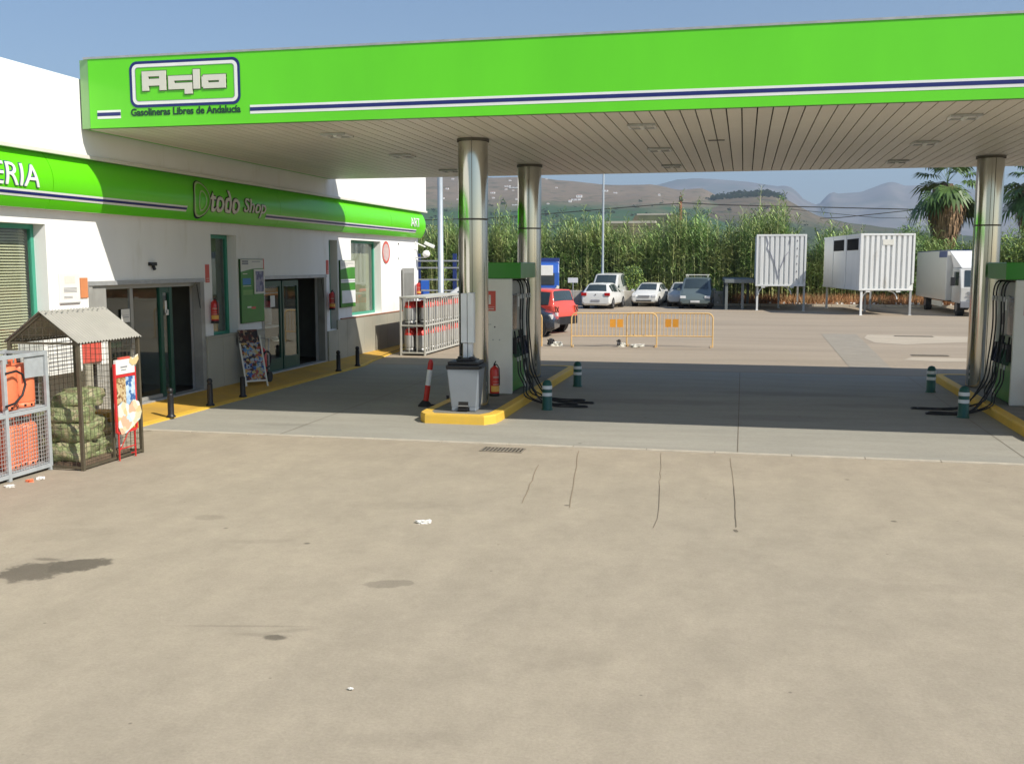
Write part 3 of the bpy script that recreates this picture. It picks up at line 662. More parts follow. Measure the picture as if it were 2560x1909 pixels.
mb = MB(); mb.add([(.0205, r*cos(2*pi*i/n), r*sin(2*pi*i/n)) for r in (r1, r0-.03) for i in range(n)], [(i, (i+1) % n, n+(i+1) % n, n+i) for i in range(n)], M['signred']); mb.build("red_ring", t, fix=False)
mb = MB(); mb.cyl((.019, 0, 0), (.0195, 0, 0), r0-.03, pm("pinkish_grey", (.55, .42, .40), .6, var=.15, scale=6), 32); mb.build("centre", t)
t = wthing("security_camera", "white security camera on a bracket at the far corner of the shop wall", "camera", 30.55, 3.05)
mb = MB(); mb.box(.0, .03, -.06, .06, -.12, .16, M['white']); mb.bar((.02, 0, .1), (.30, .15, -.04), .035, .035, M['white']); mb.build("bracket", t)
mb = MB(); T = Matrix.Translation((.42, .2, .02)) @ Matrix.Rotation(radians(25), 4, 'Y') @ Matrix.Rotation(radians(20), 4, 'Z'); mb.box(-.18, .16, -.05, .05, -.045, .05, M['white'], T); mb.build("housing", t, bevel=.01)
mb = MB(); mb.cyl(T @ Vector((.16, 0, 0)), T @ Vector((.18, 0, 0)), .035, M['screen'], 14); mb.build("lens", t)
t = wthing("wall_lamp", "round white lamp on a bracket below the security camera at the wall corner", "lamp", 30.62, 2.68)
mb = MB(); mb.box(0, .35, -.015, .015, -.015, .015, M['galv']); mb.build("bracket", t)
mb = MB(); mb.lathe([(0, .0), (.07, .0), (.11, .06), (.12, .12), (.08, .2), (0, .22)], M['white'], 18, (.35, 0, .01)); mb.build("globe", t)
for (z, dy) in ((3.1, 0), (2.62, 0)):
    pass
t = wthing("junction_box", "two small screw plates one above the other on the sunlit wall", "fixing", 28.98, 2.62)
mb = MB(); mb.box(0, .02, -.02, .02, 0, .05, M['galv']); mb.box(0, .02, -.02, .02, .43, .48, M['dark']); mb.box(0, .006, -.012, .012, .05, .43, M['white']); mb.build("plate", t)

# ================================================================= CANOPY
YF, YR, ZS, ZT = 13.80, 23.20, 4.50, 5.50
XL, XR = -9.74, 15.0
canopy = thing("fuel_canopy", "large canopy with bright green fascia over the fuel pumps", "canopy", (0, 18.5, 0))
CO = Vector((0, 18.5, 0)); CB = lambda: LB(CO)
mb = CB()
x = XL+.17
edges = []
while x < XR: edges.append(x); x += 4.02
for a, b in ((edges[0]+.002, XR),):
    mb.box(a, b, YF, YF+.06, ZS, ZT, M['sign_green'])
mb.add([(XL, YF+.05, ZS), (XL+.168, YF+.004, ZS), (XL+.168, YF+.004, ZT), (XL, YF+.05, ZT), (XL+.01, YF+.2, ZS), (XL+.168, YF+.06, ZS), (XL+.168, YF+.06, ZT), (XL+.01, YF+.2, ZT)], [(0, 1, 2, 3), (4, 7, 6, 5), (0, 4, 5, 1), (3, 2, 6, 7)], pm("corner_green_with_lighting", (.26, .48, .19), .35, var=.05))  # strip's greyer tone, from its angle to the light, is put into the colour
mb.box(XL, XL+.06, YF+.2, YR, ZS, ZT, M['sign_green']); mb.box(XL, XR, YR, YR+.06, ZS, ZT, M['offwhite'])
fascia = mb.build("fascia", canopy)
mb = CB(); mb.box(XL+.1, XR, YF-.012, YF+.10, ZT, ZT+.03, M['galv']); mb.build("edge_trim", fascia)
mb = CB(); mb.box(XL+.06, XR, YF+.06, YR, ZT-.25, ZT-.2, M['galv']); mb.build("roof_sheet", canopy)
mb = CB(); mb.box(XL+.06, XR, YF+.061, YR-.001, ZS+.035, ZS+.06, M['soffit_dark']); mb.build("soffit_backing", canopy)
mb = CB(); x = XL+.07; i = 0
while x < XR:
    dy = 0
    mb.box(x, min(x+.182, XR), YF+.062, YR-.002, ZS, ZS+.03, M['soffit']); x += .20; i += 1
mb.build("soffit", canopy)
mb = CB(); mb.box(XL+.06, XR, YF+.0605, YF+.075, ZS-.004, ZS-.001, M['dark']); mb.build("soffit_trim", canopy)
# stripes and logo on the fascia
mb = CB(); yo = YF
for a, b in ((-9.44, -9.05), (-6.97, XR)):
    mb.box(a, b, yo-.004, yo-.001, 4.632, 4.755, M['white']); mb.box(a, b, yo-.007, yo-.0045, 4.672, 4.722, M['navy'])
mb.build("stripe", fascia)
def ffn(u, v, d): return (u-CO.x, yo-.003-d-CO.y, v-CO.z)
def rrect(x0, x1, z0, z1, r, n=8):
    pts = []
    for cx, cz, a in ((x1-r, z1-r, 0), (x0+r, z1-r, 90), (x0+r, z0+r, 180), (x1-r, z0+r, 270)):
        for i in range(n+1):
            t = radians(a+90*i/n); pts.append((cx+r*cos(t), cz+r*sin(t)))
    return pts
def ringrr(mb, o_, i_, y, m):
    A = rrect(*o_); Bq = rrect(*i_); n = len(A)
    mb.add([(p[0], y, p[1]) for p in A+Bq], [(k, (k+1) % n, n+(k+1) % n, n+k) for k in range(n)], m)
mb = CB()
ringrr(mb, (-8.88, -7.11, 4.775, 5.435, .12), (-8.84, -7.15, 4.815, 5.395, .09), yo-.006, M['navy'])
ringrr(mb, (-8.847, -7.143, 4.808, 5.402, .09), (-8.79, -7.20, 4.86, 5.35, .05), yo-.005, M['white'])
ringrr(mb, (-8.79, -7.20, 4.86, 5.35, .05), (-8.782, -7.208, 4.868, 5.342, .045), yo-.006, M['ink'])
mb.build("logo_frame", fascia, fix=False)
def cells(x0, x1, z0, z1, rects): return [(x0+(x1-x0)*a, x0+(x1-x0)*b, z0+(z1-z0)*c, z0+(z1-z0)*d) for a, b, c, d in rects]
A_ = cells(-8.67, -8.285, 5.01, 5.285, [(0, .27, 0, .25), (.73, 1, 0, .25), (0, 1, .25, .60), (0, .27, .60, .73), (.73, 1, .60, .73), (0, 1, .73, 1)])
g_ = cells(-8.245, -7.865, 4.945, 5.205, [(0, 1, .74, 1), (0, .25, .60, .74), (0, 1, .27, .60), (.68, 1, 0, .27)])
l_ = [(-7.845, -7.745, 5.01, 5.285)]
a_ = cells(-7.71, -7.335, 5.01, 5.20, [(.06, 1, 0, .12), (0, 1, .12, .42), (0, .27, .42, .58), (.73, 1, .42, .58), (0, 1, .58, .88), (.06, 1, .88, 1)])
mb = CB(); e = .014
for r in A_+g_+l_+a_: mb.box(r[0]-e, r[1]+e, yo-.004, yo-.001, r[2]-e, r[3]+e, pm("logo_outline_green", (.10, .19, .07), .6))  # dark grey-green outline behind the cream letters
mb.build("logo_outline", fascia)
mb = CB(); cream = pm("logo_cream", (.66, .64, .56), .5, var=.04)
for r in A_+g_+l_+a_: mb.box(r[0], r[1], yo-.02, yo-.0045, r[2], r[3], cream)
mb.build("logo_letters", fascia)
lettering("lettering", "Gasolineras Libres de Andaluc\u00eda", ffn, -8.88, -7.115, 4.655, 4.765, pm("dark_green_letters", (.01, .05, .03), .5), fascia, bold=.028, depth=.004)
# columns (stand on the pump islands, z .15)
def column(cx, cy):
    z0 = .15
    mb = CB(); mb.lathe([(.243, 0), (.243, 3.045)], M['steel'], 48, (cx, cy, z0)); mb.lathe([(.243, 3.075), (.243, ZS-z0-.0)], M['steel'], 48, (cx, cy, z0))
    c = mb.build("column", canopy)
    mb = CB(); mb.lathe([(.236, 3.04), (.236, 3.08)], M['steel_seam'], 48, (cx, cy, z0)); mb.lathe([(.262, 4.30), (.262, 4.345)], M['steel_seam'], 48, (cx, cy, z0)); mb.lathe([(.262, 0), (.262, .02), (.25, .02)], M['steel_seam'], 48, (cx, cy, z0)); mb.build("seam_ring", c)
    mb = CB(); a = radians(-80); mb.box(cx+.243*cos(a)-.004, cx+.243*cos(a)+.004, cy-.245, cy-.236, z0, ZS, M['steel_seam']); mb.build("seam", c)
    return c
column(-4.33, 16.30); column(-4.33, 20.8); column(4.47, 21.0); column(4.60, 16.42)
# recessed lights: three rows, three deep
cl = None
rows = [(-6.24, "left"), (-1.50, "middle"), (2.88, "right"), (7.3, "")]
deps = [(15.25, "nearest the front fascia"), (18.4, "in the centre"), (21.56, "nearest the back edge")]
for X, rn in rows:
    for Y, dn in deps:
        if not rn: lab = "square white lamp in the canopy ceiling right of the last column"
        else: lab = "square lamp in the %s row of the canopy ceiling, %s" % (rn, dn)
        if cl is None:
            cl = thing("ceiling_light", lab, "light", (X, Y, ZS), 0, "ceiling lights under the canopy")
            mb = MB(); r = .20
            mb.box(-r, r, -r, -r+.03, -.035, -.002, M['galv']); mb.box(-r, r, r-.03, r, -.035, -.002, M['galv']); mb.box(-r, -r+.03, -r+.03, r-.03, -.035, -.002, M['white']); mb.box(r-.03, r, -r+.03, r-.03, -.035, -.002, M['white'])
            mb.build("frame", cl, bevel=.004)
            mb = MB(); mb.box(-r+.03, r-.03, -r+.03, r-.03, -.018, -.004, pm("lamp_diffuser", (.55, .55, .50), .25)); mb.cyl((0, -.1, -.03), (0, .1, -.03), .03, M['white'], 10); mb.build("diffuser", cl)
        elif X < 5: dup(cl, (X, Y, ZS), label=lab)
mb = MB(); mb.box(-.13, .13, -.02, .02, -.012, -.001, M['dark']); o = mb.build("ceiling_vent"); o.location = (-.49, 17.32, ZS); tag(o, "thin dark slot in the canopy ceiling between the middle and right lamp rows", "vent")

# ================================================================= PUMP ISLANDS
def island(x0, x1, label, loc_y0=15.2, y1=23.3):
    t = thing("pump_island", label, "island", ((x0+x1)/2, 19, 0)); w_ = (x1-x0)/2; a, b = loc_y0-19, y1-19
    c = .16
    out = [(-w_+c, a), (w_-c, a), (w_-.02, a+.22), (w_, a+.5), (w_, b-c), (w_-c, b), (-w_+c, b), (-w_, b-c), (-w_, a+.5), (-w_+.02, a+.22)]
    k = .15; inn = []
    for (px, py) in out:
        inn.append((px*(w_-k)/w_, a+k+(py-a)*((b-a)-2*k)/(b-a)))
    n = len(out); mb = MB()
    vs = [(p[0], p[1], 0) for p in out]+[(p[0], p[1], .125) for p in out]+[(p[0]*.985, p[1]*.999, .15) for p in out]+[(p[0], p[1], .15) for p in inn]
    fs = [(i, (i+1) % n, n+(i+1) % n, n+i) for i in range(n)]+[(n+i, n+(i+1) % n, 2*n+(i+1) % n, 2*n+i) for i in range(n)]+[(2*n+i, 2*n+(i+1) % n, 3*n+(i+1) % n, 3*n+i) for i in range(n)]
    mb.add(vs, fs, M['yellow']); mb.build("kerb", t, fix=False)
    mb = MB(); mb.add([(p[0], p[1], .146) for p in inn], [tuple(range(n))], pm("island_concrete", (.20, .19, .16), .85, var=.2, scale=3, bump=.2)); mb.build("slab", t, fix=False)
    return t
island(-5.0, -3.72, "yellow kerbed pump island under the steel column with the grey bin")
island(4.02, 5.35, "yellow kerbed pump island at the right edge of the forecourt")

# ---- fuel pumps
def make_pump(label, loc, mirror=False):
    t = thing("fuel_pump", label, "fuel pump", loc); s = -1 if mirror else 1
    # local: x half width .34, y 0 (front end panel) .. 1.25, s*+x is the visible dispensing side
    mb = MB(); mb.box(-.33, .33, 0, .07, 0, 2.08, M['pumpwhite']); mb.box(-.33, .33, 1.18, 1.25, 0, 2.08, M['pumpwhite']); mb.box(-.25, .25, .07, 1.18, 0, 2.08, M['pumpgrey']); mb.build("cabinet", t, bevel=.01)
    mb = MB(); mb.box(-.50, .50, -.03, 1.28, 2.085, 2.37, M['pumpgreen']); mb.build("header", t, bevel=.012)
    for q in (1, -1):
        X = .252*q*s
        def sb(mb, y0, y1, z0, z1, dpt, m, off=0):
            a = X+off*q*s; b = a+dpt*q*s; mb.box(min(a, b), max(a, b), y0, y1, z0, z1, m)
        mb = MB(); sb(mb, .09, .56, 1.15, 1.78, .045, M['screen']); sb(mb, .12, .50, 1.45, 1.72, .006, pm("lcd_grey", (.05, .06, .06), .2), .046); mb.build("display", t, bevel=.004)
        mb = MB(); sb(mb, .62, 1.14, 1.15, 1.80, .03, M['pumpgrey']); sb(mb, .70, .82, 1.55, 1.74, .006, M['reflect'], .031); sb(mb, .86, .98, 1.3, 1.5, .01, M['black'], .031); mb.build("keypad_panel", t, bevel=.003)
        mb = MB(); sb(mb, .08, 1.17, .02, .74, .05, M['pumpgreen']); mb.build("lower_panel", t, bevel=.005)
        mb = MB(); sb(mb, .08, 1.17, .76, 1.12, .02, pm("pale_green_panel", (.34, .40, .26), .5, var=.1)); mb.build("nozzle_panel", t)
        if q == 1:
            for i, y in enumerate((.16, .36, .72, .94)):
                col_ = M['bgreen'] if i < 2 else M['navy'] if i == 2 else M['black']
                dk = pm("nozzle_green", (.008, .05, .025), .5) if i < 2 else pm("nozzle_navy", (.01, .012, .045), .5)
                mb = MB(); x_ = X+.05*s
                mb.box(min(X+.02*s, X+.14*s), max(X+.02*s, X+.14*s), y-.045, y+.075, .72, 1.00, M['black'])
                mb.bar((x_+.02*s, y+.01, .98), (x_+.09*s, y+.02, .66), .075, .10, dk); mb.bar((x_+.01*s, y, 1.0), (x_+.0, y-.01, 1.12), .03, .03, M['black'])
                mb.bar((x_+.09*s, y-.02, .93), (x_+.15*s, y-.02, .72), .03, .02, dk); mb.cyl((x_+.09*s, y+.02, .66), (x_+.10*s, y+.02, .58), .018, M['galv'], 8)
                mb.build("nozzle", t, bevel=.01)
                # hose: out of the header, down to the ground beside the island, back up to the nozzle
                top = Vector((X+.02*s, y+.05, 2.05))
                rx = random.Random(i+(50 if mirror else 0)); out = .62+.28*rx.random(); drop = -.13
                gy = y-.30-.25*rx.random()
                pts = [top, Vector((X+.14*s, y+.05, 2.04)), Vector((X+.20*s, y+.04, 1.85)), Vector((X+.19*s, y+.02, 1.3)), Vector((X+.24*s, y-.02, .75)), Vector((X+.33*s, y-.10, .32)),
                       Vector((X+(.40+out*.3)*s, gy+.10, -.06)), Vector((X+(.45+out*.6)*s, gy+.02, drop)), Vector((X+(.60+out)*s, gy, drop)), Vector((X+(.66+out)*s, gy-.08, drop)), Vector((X+(.60+out)*s, gy-.15, drop)),
                       Vector((X+(.45+out*.6)*s, gy-.14, drop)), Vector((X+.42*s, gy-.02, .0)), Vector((X+.28*s, y-.06, .16)), Vector((X+.17*s, y, .36)), Vector((x_+.10*s, y+.02, .58))]
                sm = []
                for k in range(len(pts)-1):
                    p0, p1, p2, p3 = pts[max(k-1, 0)], pts[k], pts[k+1], pts[min(k+2, len(pts)-1)]
                    for u in (0, .2, .4, .6, .8):
                        sm.append(.5*((2*p1)+(p2-p0)*u+(2*p0-5*p1+4*p2-p3)*u*u+(3*p1-p0-3*p2+p3)*u**3))
                sm.append(pts[-1])
                mb = MB(); mb.tube(sm, .0125, M['rubber'], 8); mb.cyl((X+.20*s, y+.04, 1.72), (X+.195*s, y+.03, 1.80), .022, M['galv'], 8); mb.build("hose", t)
    mb = MB(); yy = -.004
    mb.box(-.19, .03, yy, -.0005, 1.50, 1.86, M['signred']); mb.box(-.17, .01, yy-.003, yy-.0005, 1.57, 1.575, M['offwhite']); mb.build("fire_sticker", t)
    mb = MB(); mb.box(-.10, -.06, yy-.003, yy-.0005, 1.62, 1.76, M['pumpwhite']); mb.cyl((-.08, yy-.001, 1.77), (-.08, yy-.003, 1.77), .022, M['pumpwhite'], 10); mb.box(-.16, .0, yy-.003, yy-.0005, 1.53, 1.545, M['offwhite']); mb.box(-.14, -.12, yy-.003, yy-.0005, 1.70, 1.78, M['offwhite']); mb.build("sticker_print", t)
    mb = MB()
    for q in range(3): mb.cyl((-.14+.12*q, 0, .98), (-.14+.12*q, -.004, .98), .014, M['galv'], 8)
    mb.bar((-.15, -.003, 1.32), (-.15, -.003, 1.25), .005, .004, M['dark']); mb.bar((-.15, -.003, 1.25), (-.05, -.003, 1.26), .004, .006, M['dark']); mb.box(0, .025, -.004, -.0005, 1.2, 1.225, M['dark']); mb.build("screws", t)
    return t
make_pump("fuel pump with green header behind the bin and steel column", (-4.38, 17.92, .148))
make_pump("fuel pump with green header cut by the right edge of the picture", (4.70, 18.25, .148), True)

# ================================================================= THINGS ON THE FORECOURT
# grey pedal bin
t = thing("pedal_bin", "grey plastic pedal bin with a black lid in front of the steel column", "bin", (-4.33, 15.80, .148), radians(3))
mb = MB(); z0, z1 = .06, .68; w0, w1, d0, d1 = .205, .265, .20, .25
vs = [(-w0, -d0, z0), (w0, -d0, z0), (w0, d0, z0), (-w0, d0, z0), (-w1, -d1, z1), (w1, -d1, z1), (w1, d1, z1), (-w1, d1, z1)]
mb.add(vs, [(0, 3, 2, 1), (0, 1, 5, 4), (1, 2, 6, 5), (2, 3, 7, 6), (3, 0, 4, 7)], M['bin_grey'])
mb.box(-w0+.003, -.085, -d0+.002, d0-.01, 0, z0+.14, M['bin_grey']); mb.box(.085, w0-.003, -d0+.002, d0-.01, 0, z0+.14, M['bin_grey'])
mb.build("body", t, bevel=.02, seg=3)
mb = MB(); mb.box(-.275, .275, -.265, .265, .685, .75, M['black']); mb.box(-.25, .25, -.24, .24, .751, .80, M['black']); mb.box(.2, .30, -.2, .2, .70, .73, M['black']); mb.build("lid", t, bevel=.015)
mb = MB(); mb.box(-.082, .082, -.235, -.10, .02, .045, M['black']); mb.box(-.08, .08, -.208, -.19, .05, .17, M['black']); mb.box(-.08, .08, -.236, -.222, .09, .1, M['galv']); mb.build("pedal", t)
mb = MB(); mb.box(-.14, .14, -.10, .10, .80, .84, M['black']); mb.box(-.12, -.08, -.08, .08, .84, .87, M['black']); mb.box(.06, .12, -.08, .08, .84, .86, M['black']); mb.build("ashtray", t, bevel=.008)
# dispensers on the column
t = thing("glove_dispenser", "tall white double dispenser strapped to the steel column above the bin", "dispenser", (-4.32, 16.05, 0))
mb = MB(); mb.box(-.135, -.03, -.10, .0, 1.22, 2.02, M['reflect']); mb.build("box", t, bevel=.008)
mb = MB(); mb.box(-.02, .085, -.115, .0, 1.22, 2.03, M['reflect']); mb.build("box", t, bevel=.008)
mb = MB(); mb.box(-.105, -.035, -.08, 0, .96, 1.215, M['reflect']); mb.box(-.022, .05, -.08, 0, .96, 1.215, M['reflect']); mb.box(-.13, .11, -.11, 0, .93, .958, M['black']); mb.build("tray", t, bevel=.005)
extinguisher("fire_extinguisher", "red fire extinguisher standing on the island at the foot of the left fuel pump", (-4.30, 17.62, .148), .56, .085)
extinguisher("fire_extinguisher", "red fire extinguisher standing at the foot of the right fuel pump", (4.72, 17.98, .148), .56, .085)
# leaning red and white marker
t = thing("lane_marker", "leaning red and white marker post on a black rubber foot left of the bin", "marker post", (-5.42, 17.05, 0))
T = Matrix.Rotation(radians(8), 4, 'Y')
mb = MB(); mb.lathe([(0, 0), (.14, 0), (.13, .02), (.06, .10), (.045, .11)], M['rubber'], 8); mb.build("foot", t)
mb = MB(); L = lambda z: T @ Vector((0, 0, z))
mb.cyl(L(.06), L(.38), .048, M['red'], 16); mb.cyl(L(.38), L(.66), .046, M['reflect'], 16); mb.cyl(L(.66), L(.78), .047, M['red'], 16); mb.cyl(L(.78), L(.84), .047, M['red'], 16, .025); mb.build("tube", t)
t = thing("air_hose", "black hose lying on the ground between the leaning marker and the bin", "hose", (-5.1, 16.9, 0))
mb = MB(); mb.tube([(-.25, .2, .02), (.0, .22, .018), (.15, .1, .018), (.12, -.1, .018), (-.1, -.15, .018), (-.2, .0, .018)], .016, M['rubber']); mb.build("hose", t); mb = MB(); mb.box(.06, .10, .18, .22, 0, .2, M['black']); mb.build("nozzle", t)
# green and white posts beside the islands
def gpost(label, loc, proto=[None]):
    if proto[0] is not None: return dup(proto[0], loc, label=label)
    t = thing("lane_post", label, "bollard", loc, 0, "green and white posts beside the pump islands"); proto[0] = t
    mb = MB(); mb.lathe([(.10, 0), (.10, .008), (.085, .03), (.083, .42), (.075, .47), (.05, .505), (0, .52)], M['bgreen'], 24); mb.build("post", t)
    for z in (.24, .36):
        mb = MB(); mb.lathe([(.0855, z), (.0865, z+.002), (.0865, z+.058), (.0855, z+.06)], M['reflect'], 24); mb.build("reflective_band", t)
    return t
gpost("green post with two white bands near the hoses of the left pump", (-3.24, 17.08, .004))
gpost("green post with two white bands near the far end of the left island", (-3.26, 20.5, .004))
gpost("green post with two white bands at the near end of the right pump hoses", (3.55, 17.7, .004))
gpost("green post with two white bands near the far end of the right island", (3.62, 21.1, .004))
# black bollards on the yellow pavement
def bpost(label, loc, flat=False, proto={}):
    if flat in proto: return dup(proto[flat], loc, label=label)
    t = thing("bollard", label, "bollard", loc, 0, "black bollards on the yellow pavement"); proto[flat] = t
    mb = MB(); mb.lathe([(.0, 0), (.075, 0), (.075, .015), (.055, .035), (.05, .05), (.048, .36)] + ([(.05, .37), (.0, .37)] if flat else [(.05, .37), (.03, .385)]), M['black'], 20); mb.build("shaft", t)
    if not flat:
        mb = MB(); mb.lathe([(.03, .383), (.045, .40), (.05, .43), (.04, .46), (.02, .475), (0, .478)], M['black'], 20); mb.build("ball_top", t)
    return t
bpost("black bollard in the sun beside the mesh cage", (-8.98, 14.72, .035))
bpost("black bollard with ball top at the edge of the canopy shadow", (-9.05, 16.1, .035))
bpost("flat topped black bollard without its ball in front of the folding poster stand", (-9.05, 17.3, .035), True)
bpost("black bollard with ball top in front of the right glass door's far side", (-9.08, 22.0, .035))
bpost("black bollard with ball top farthest along the yellow pavement", (-9.08, 23.2, .035))
# A-frame ice cream poster stand
ice = postermat("ice_cream_poster", [(.03, .12, .40), (.40, .36, .30), (.08, .24, .46), (.48, .30, .10), (.35, .08, .06), (.06, .03, .02), (.35, .42, .48), (.45, .38, .16), (.02, .03, .10)], 19)
icetop = postermat("chocolate_poster", [(.05, .02, .02), (.30, .22, .15), (.10, .03, .03), (.02, .02, .03)], 16)
t = thing("poster_stand", "folding pavement stand with a colourful ice cream poster by the right glass door", "poster stand", (-9.45, 18.68, .05), radians(48))
mb = MB(); zt = 1.10
def tilt(x, y0, z): return Vector((x, y0+.40*z/zt, z))
def tb(mb, x0, x1, z0, z1, dpt, m, off=0):
    vs = [tilt(x0, off, z0), tilt(x1, off, z0), tilt(x1, off, z1), tilt(x0, off, z1)]; vs += [v+Vector((0, dpt, .0)) for v in vs]
    mb.add(vs, [(0, 1, 2, 3), (7, 6, 5, 4), (0, 4, 5, 1), (1, 5, 6, 2), (2, 6, 7, 3), (3, 7, 4, 0)], m)
tb(mb, -.235, -.205, 0, 1.12, .02, M['offwhite']); tb(mb, .205, .235, 0, 1.0, .02, M['offwhite']); tb(mb, -.205, .205, .10, .13, .02, M['offwhite']); mb.build("frame", t)
mb = MB(); tb(mb, -.205, .205, .13, .86, .012, ice, .003); tb(mb, -.235, .18, .86, 1.12, .012, icetop, .0); mb.build("poster", t)
mb = MB(); mb.bar((-.22, .42, 1.10), (-.22, .68, 0), .02, .02, M['dark']); mb.bar((.22, .40, 1.0), (.22, .68, 0), .02, .02, M['dark']); mb.build("rear_leg", t)
# wheeled extinguisher beside it
t = thing("wheeled_extinguisher", "red wheeled fire extinguisher behind the folding poster stand", "fire extinguisher", (-9.72, 19.38, .06)); t.scale = (.85, .85, .85)
mb = MB(); mb.lathe([(0, .08), (.13, .10), (.16, .16), (.16, .72), (.13, .80), (.04, .86), (.03, .92)], M['red'], 20); mb.build("tank", t)
mb = MB(); mb.tube([(.17+.0*cos(a), .20*cos(a), .55+.20*sin(a)) for a in [i*2*pi/24 for i in range(25)]], .022, M['rubber']); mb.build("hose", t)
for sx in (-.2, .2):
    mb = MB(); mb.cyl((sx-.03, .05, .13), (sx+.03, .05, .13), .13, M['rubber'], 20); mb.build("wheel", t, bevel=.01)
mb = MB(); mb.tube([(-.17, .1, .3), (-.17, .12, .95), (-.14, .2, 1.05), (.14, .2, 1.05), (.17, .12, .95), (.17, .1, .3)], .014, M['galv']); mb.build("handle", t)

# ---- firewood cage with gable roof
CX0, CX1, CY0, CY1, EZ, RZ = -8.70, -7.76, 10.74, 11.98, 1.56, 1.90
fw = thing("firewood_cage", "brown mesh cage with a corrugated gable roof holding net sacks", "cage", (-8.23, 11.37, 0)); FO = Vector((-8.23, 11.37, 0)); FB = lambda: LB(FO)
mb = FB(); bs = M['brown_steel']
for x in (CX0, CX1):
    for y in (CY0, CY1): mb.box(x-.02, x+.02, y-.02, y+.02, 0, EZ, bs)
xm = (CX0+CX1)/2
for y in (CY0, CY1):
    mb.box(CX0+.02, CX1-.02, y-.015, y+.015, .02, .05, bs); mb.bar((CX0, y, EZ), (xm, y, RZ), .035, .035, bs); mb.bar((xm, y, RZ), (CX1, y, EZ), .035, .035, bs); mb.box(CX0+.02, CX1-.02, y-.012, y+.012, EZ-.03, EZ-.005, bs)
for x in (CX0, CX1): mb.box(x-.015, x+.015, CY0+.02, CY1-.02, .02, .05, bs); mb.box(x-.012, x+.012, CY0+.02, CY1-.02, EZ-.03, EZ-.005, bs)
mb.box(CX1-.012, CX1+.012, 11.36, 11.385, .05, EZ-.03, bs)
mb.build("frame", fw)
def wires(mb, p, u, v, nu, nv, r, m, clip=None):
    p = Vector(p); u = Vector(u); v = Vector(v)
    for i in range(1, nu):
        a = p+u*i/nu; b = a+v
        if clip: b = a+v*clip(i/nu)
        mb.bar(a, b, r, r, m)
    for j in range(1, nv):
        a = p+v*j/nv; mb.bar(a, a+u, r, r, m)
wm = pm("mesh_wire", (.10, .085, .06), .6, .2)
mb = FB(); wires(mb, (CX1, CY0, .05), (0, CY1-CY0, 0), (0, 0, EZ-.08), 15, 20, .0032, wm); mb.build("wire_mesh", fw)
mb = FB(); wires(mb, (CX0, CY0, .05), (CX1-CX0, 0, 0), (0, 0, EZ-.08), 10, 19, .003, wm)
for i in range(1, 10):
    f = i/10; h = (RZ-EZ)*(1-abs(2*f-1)); x_ = CX0+(CX1-CX0)*f; mb.bar((x_, CY0, EZ), (x_, CY0, EZ+h), .0045, .0045, wm)
for k in (.25, .5, .75): mb.bar((CX0+(xm-CX0)*k, CY0, EZ+(RZ-EZ)*k), (CX1-(xm-CX0)*k, CY0, EZ+(RZ-EZ)*k), .0045, .0045, wm)
mb.build("wire_mesh", fw)
mb = FB(); wires(mb, (CX0, CY1, .05), (CX1-CX0, 0, 0), (0, 0, EZ-.08), 12, 20, .004, wm); mb.build("wire_mesh", fw)
mb = FB(); wires(mb, (CX0, CY0, .05), (0, CY1-CY0, 0), (0, 0, EZ-.08), 14, 20, .004, wm); mb.build("wire_mesh", fw)
mb = FB()
n = 132; y0, y1 = CY0-.05, CY1+.02
for sgn in (-1, 1):
    top, bot = [], []
    for i in range(n+1):
        y = y0+(y1-y0)*i/n; wv = .011*sin(2*pi*22*i/n)
        top.append(Vector((xm, y, RZ+.03+wv))); bot.append(Vector((xm+sgn*.52, y, RZ+.03-.52*(RZ-EZ)/.47+wv)))
    vs = top+bot; mb.add(vs, [(i, i+1, n+2+i, n+1+i) for i in range(n)], M['roofmetal'], True)
    vs2 = [v-Vector((0, 0, .004)) for v in vs]; mb.add(vs2, [(i, n+1+i, n+2+i, i+1) for i in range(n)], M['roofmetal'], True)
o = mb.build("roof", fw, fix=False)
mb = FB(); 
for k in range(13):
    y = y0+.05+(y1-y0-.1)*k/12
    mb.box(xm+.06, xm+.075, y-.012, y+.012, RZ+.012, RZ+.018, M['dark'])
mb.build("roof_fixing", fw)
def blob(name, loc, sx, sy, sz, m, seed, rz=0, amp=.12, parent=None, smooth=True, sub=3):
    bm = bmesh.new(); bmesh.ops.create_cube(bm, size=1); bmesh.ops.subdivide_edges(bm, edges=bm.edges[:], cuts=5, use_grid_fill=True)
    for v in bm.verts:
        p = v.co.copy(); q = p.normalized()*.5
        p = p.lerp(q, .45)
        nn = noise.noise(p*3.5+Vector((seed*3.1, seed, 0)))*amp+noise.noise(p*9+Vector((seed, 5, 0)))*amp*.45
        p *= (1+nn*1.6)
        v.co = Vector((p.x*sx, p.y*sy, p.z*sz))
    me = bpy.data.meshes.new(name); bm.to_mesh(me); bm.free(); me.materials.append(m)
    me.polygons.foreach_set("use_smooth", [smooth]*len(me.polygons))
    o = bpy.data.objects.new(name, me); COL.objects.link(o); o.location = loc; o.rotation_euler = (0, 0, rz)
    if parent: o.parent = parent
    return o
sacks = [(-8.15, 11.02, .20, .58, .5, .26), (-8.12, 11.45, .20, .5, .38, .25), (-8.10, 11.05, .42, .54, .52, .25), (-8.16, 11.42, .44, .50, .34, .26), (-8.14, 11.08, .63, .50, .50, .24), (-8.12, 11.34, .83, .44, .36, .22), (-8.46, 11.1, .24, .34, .5, .30), (-8.42, 11.12, .52, .38, .52, .28), (-8.20, 11.16, .80, .40, .40, .2)]
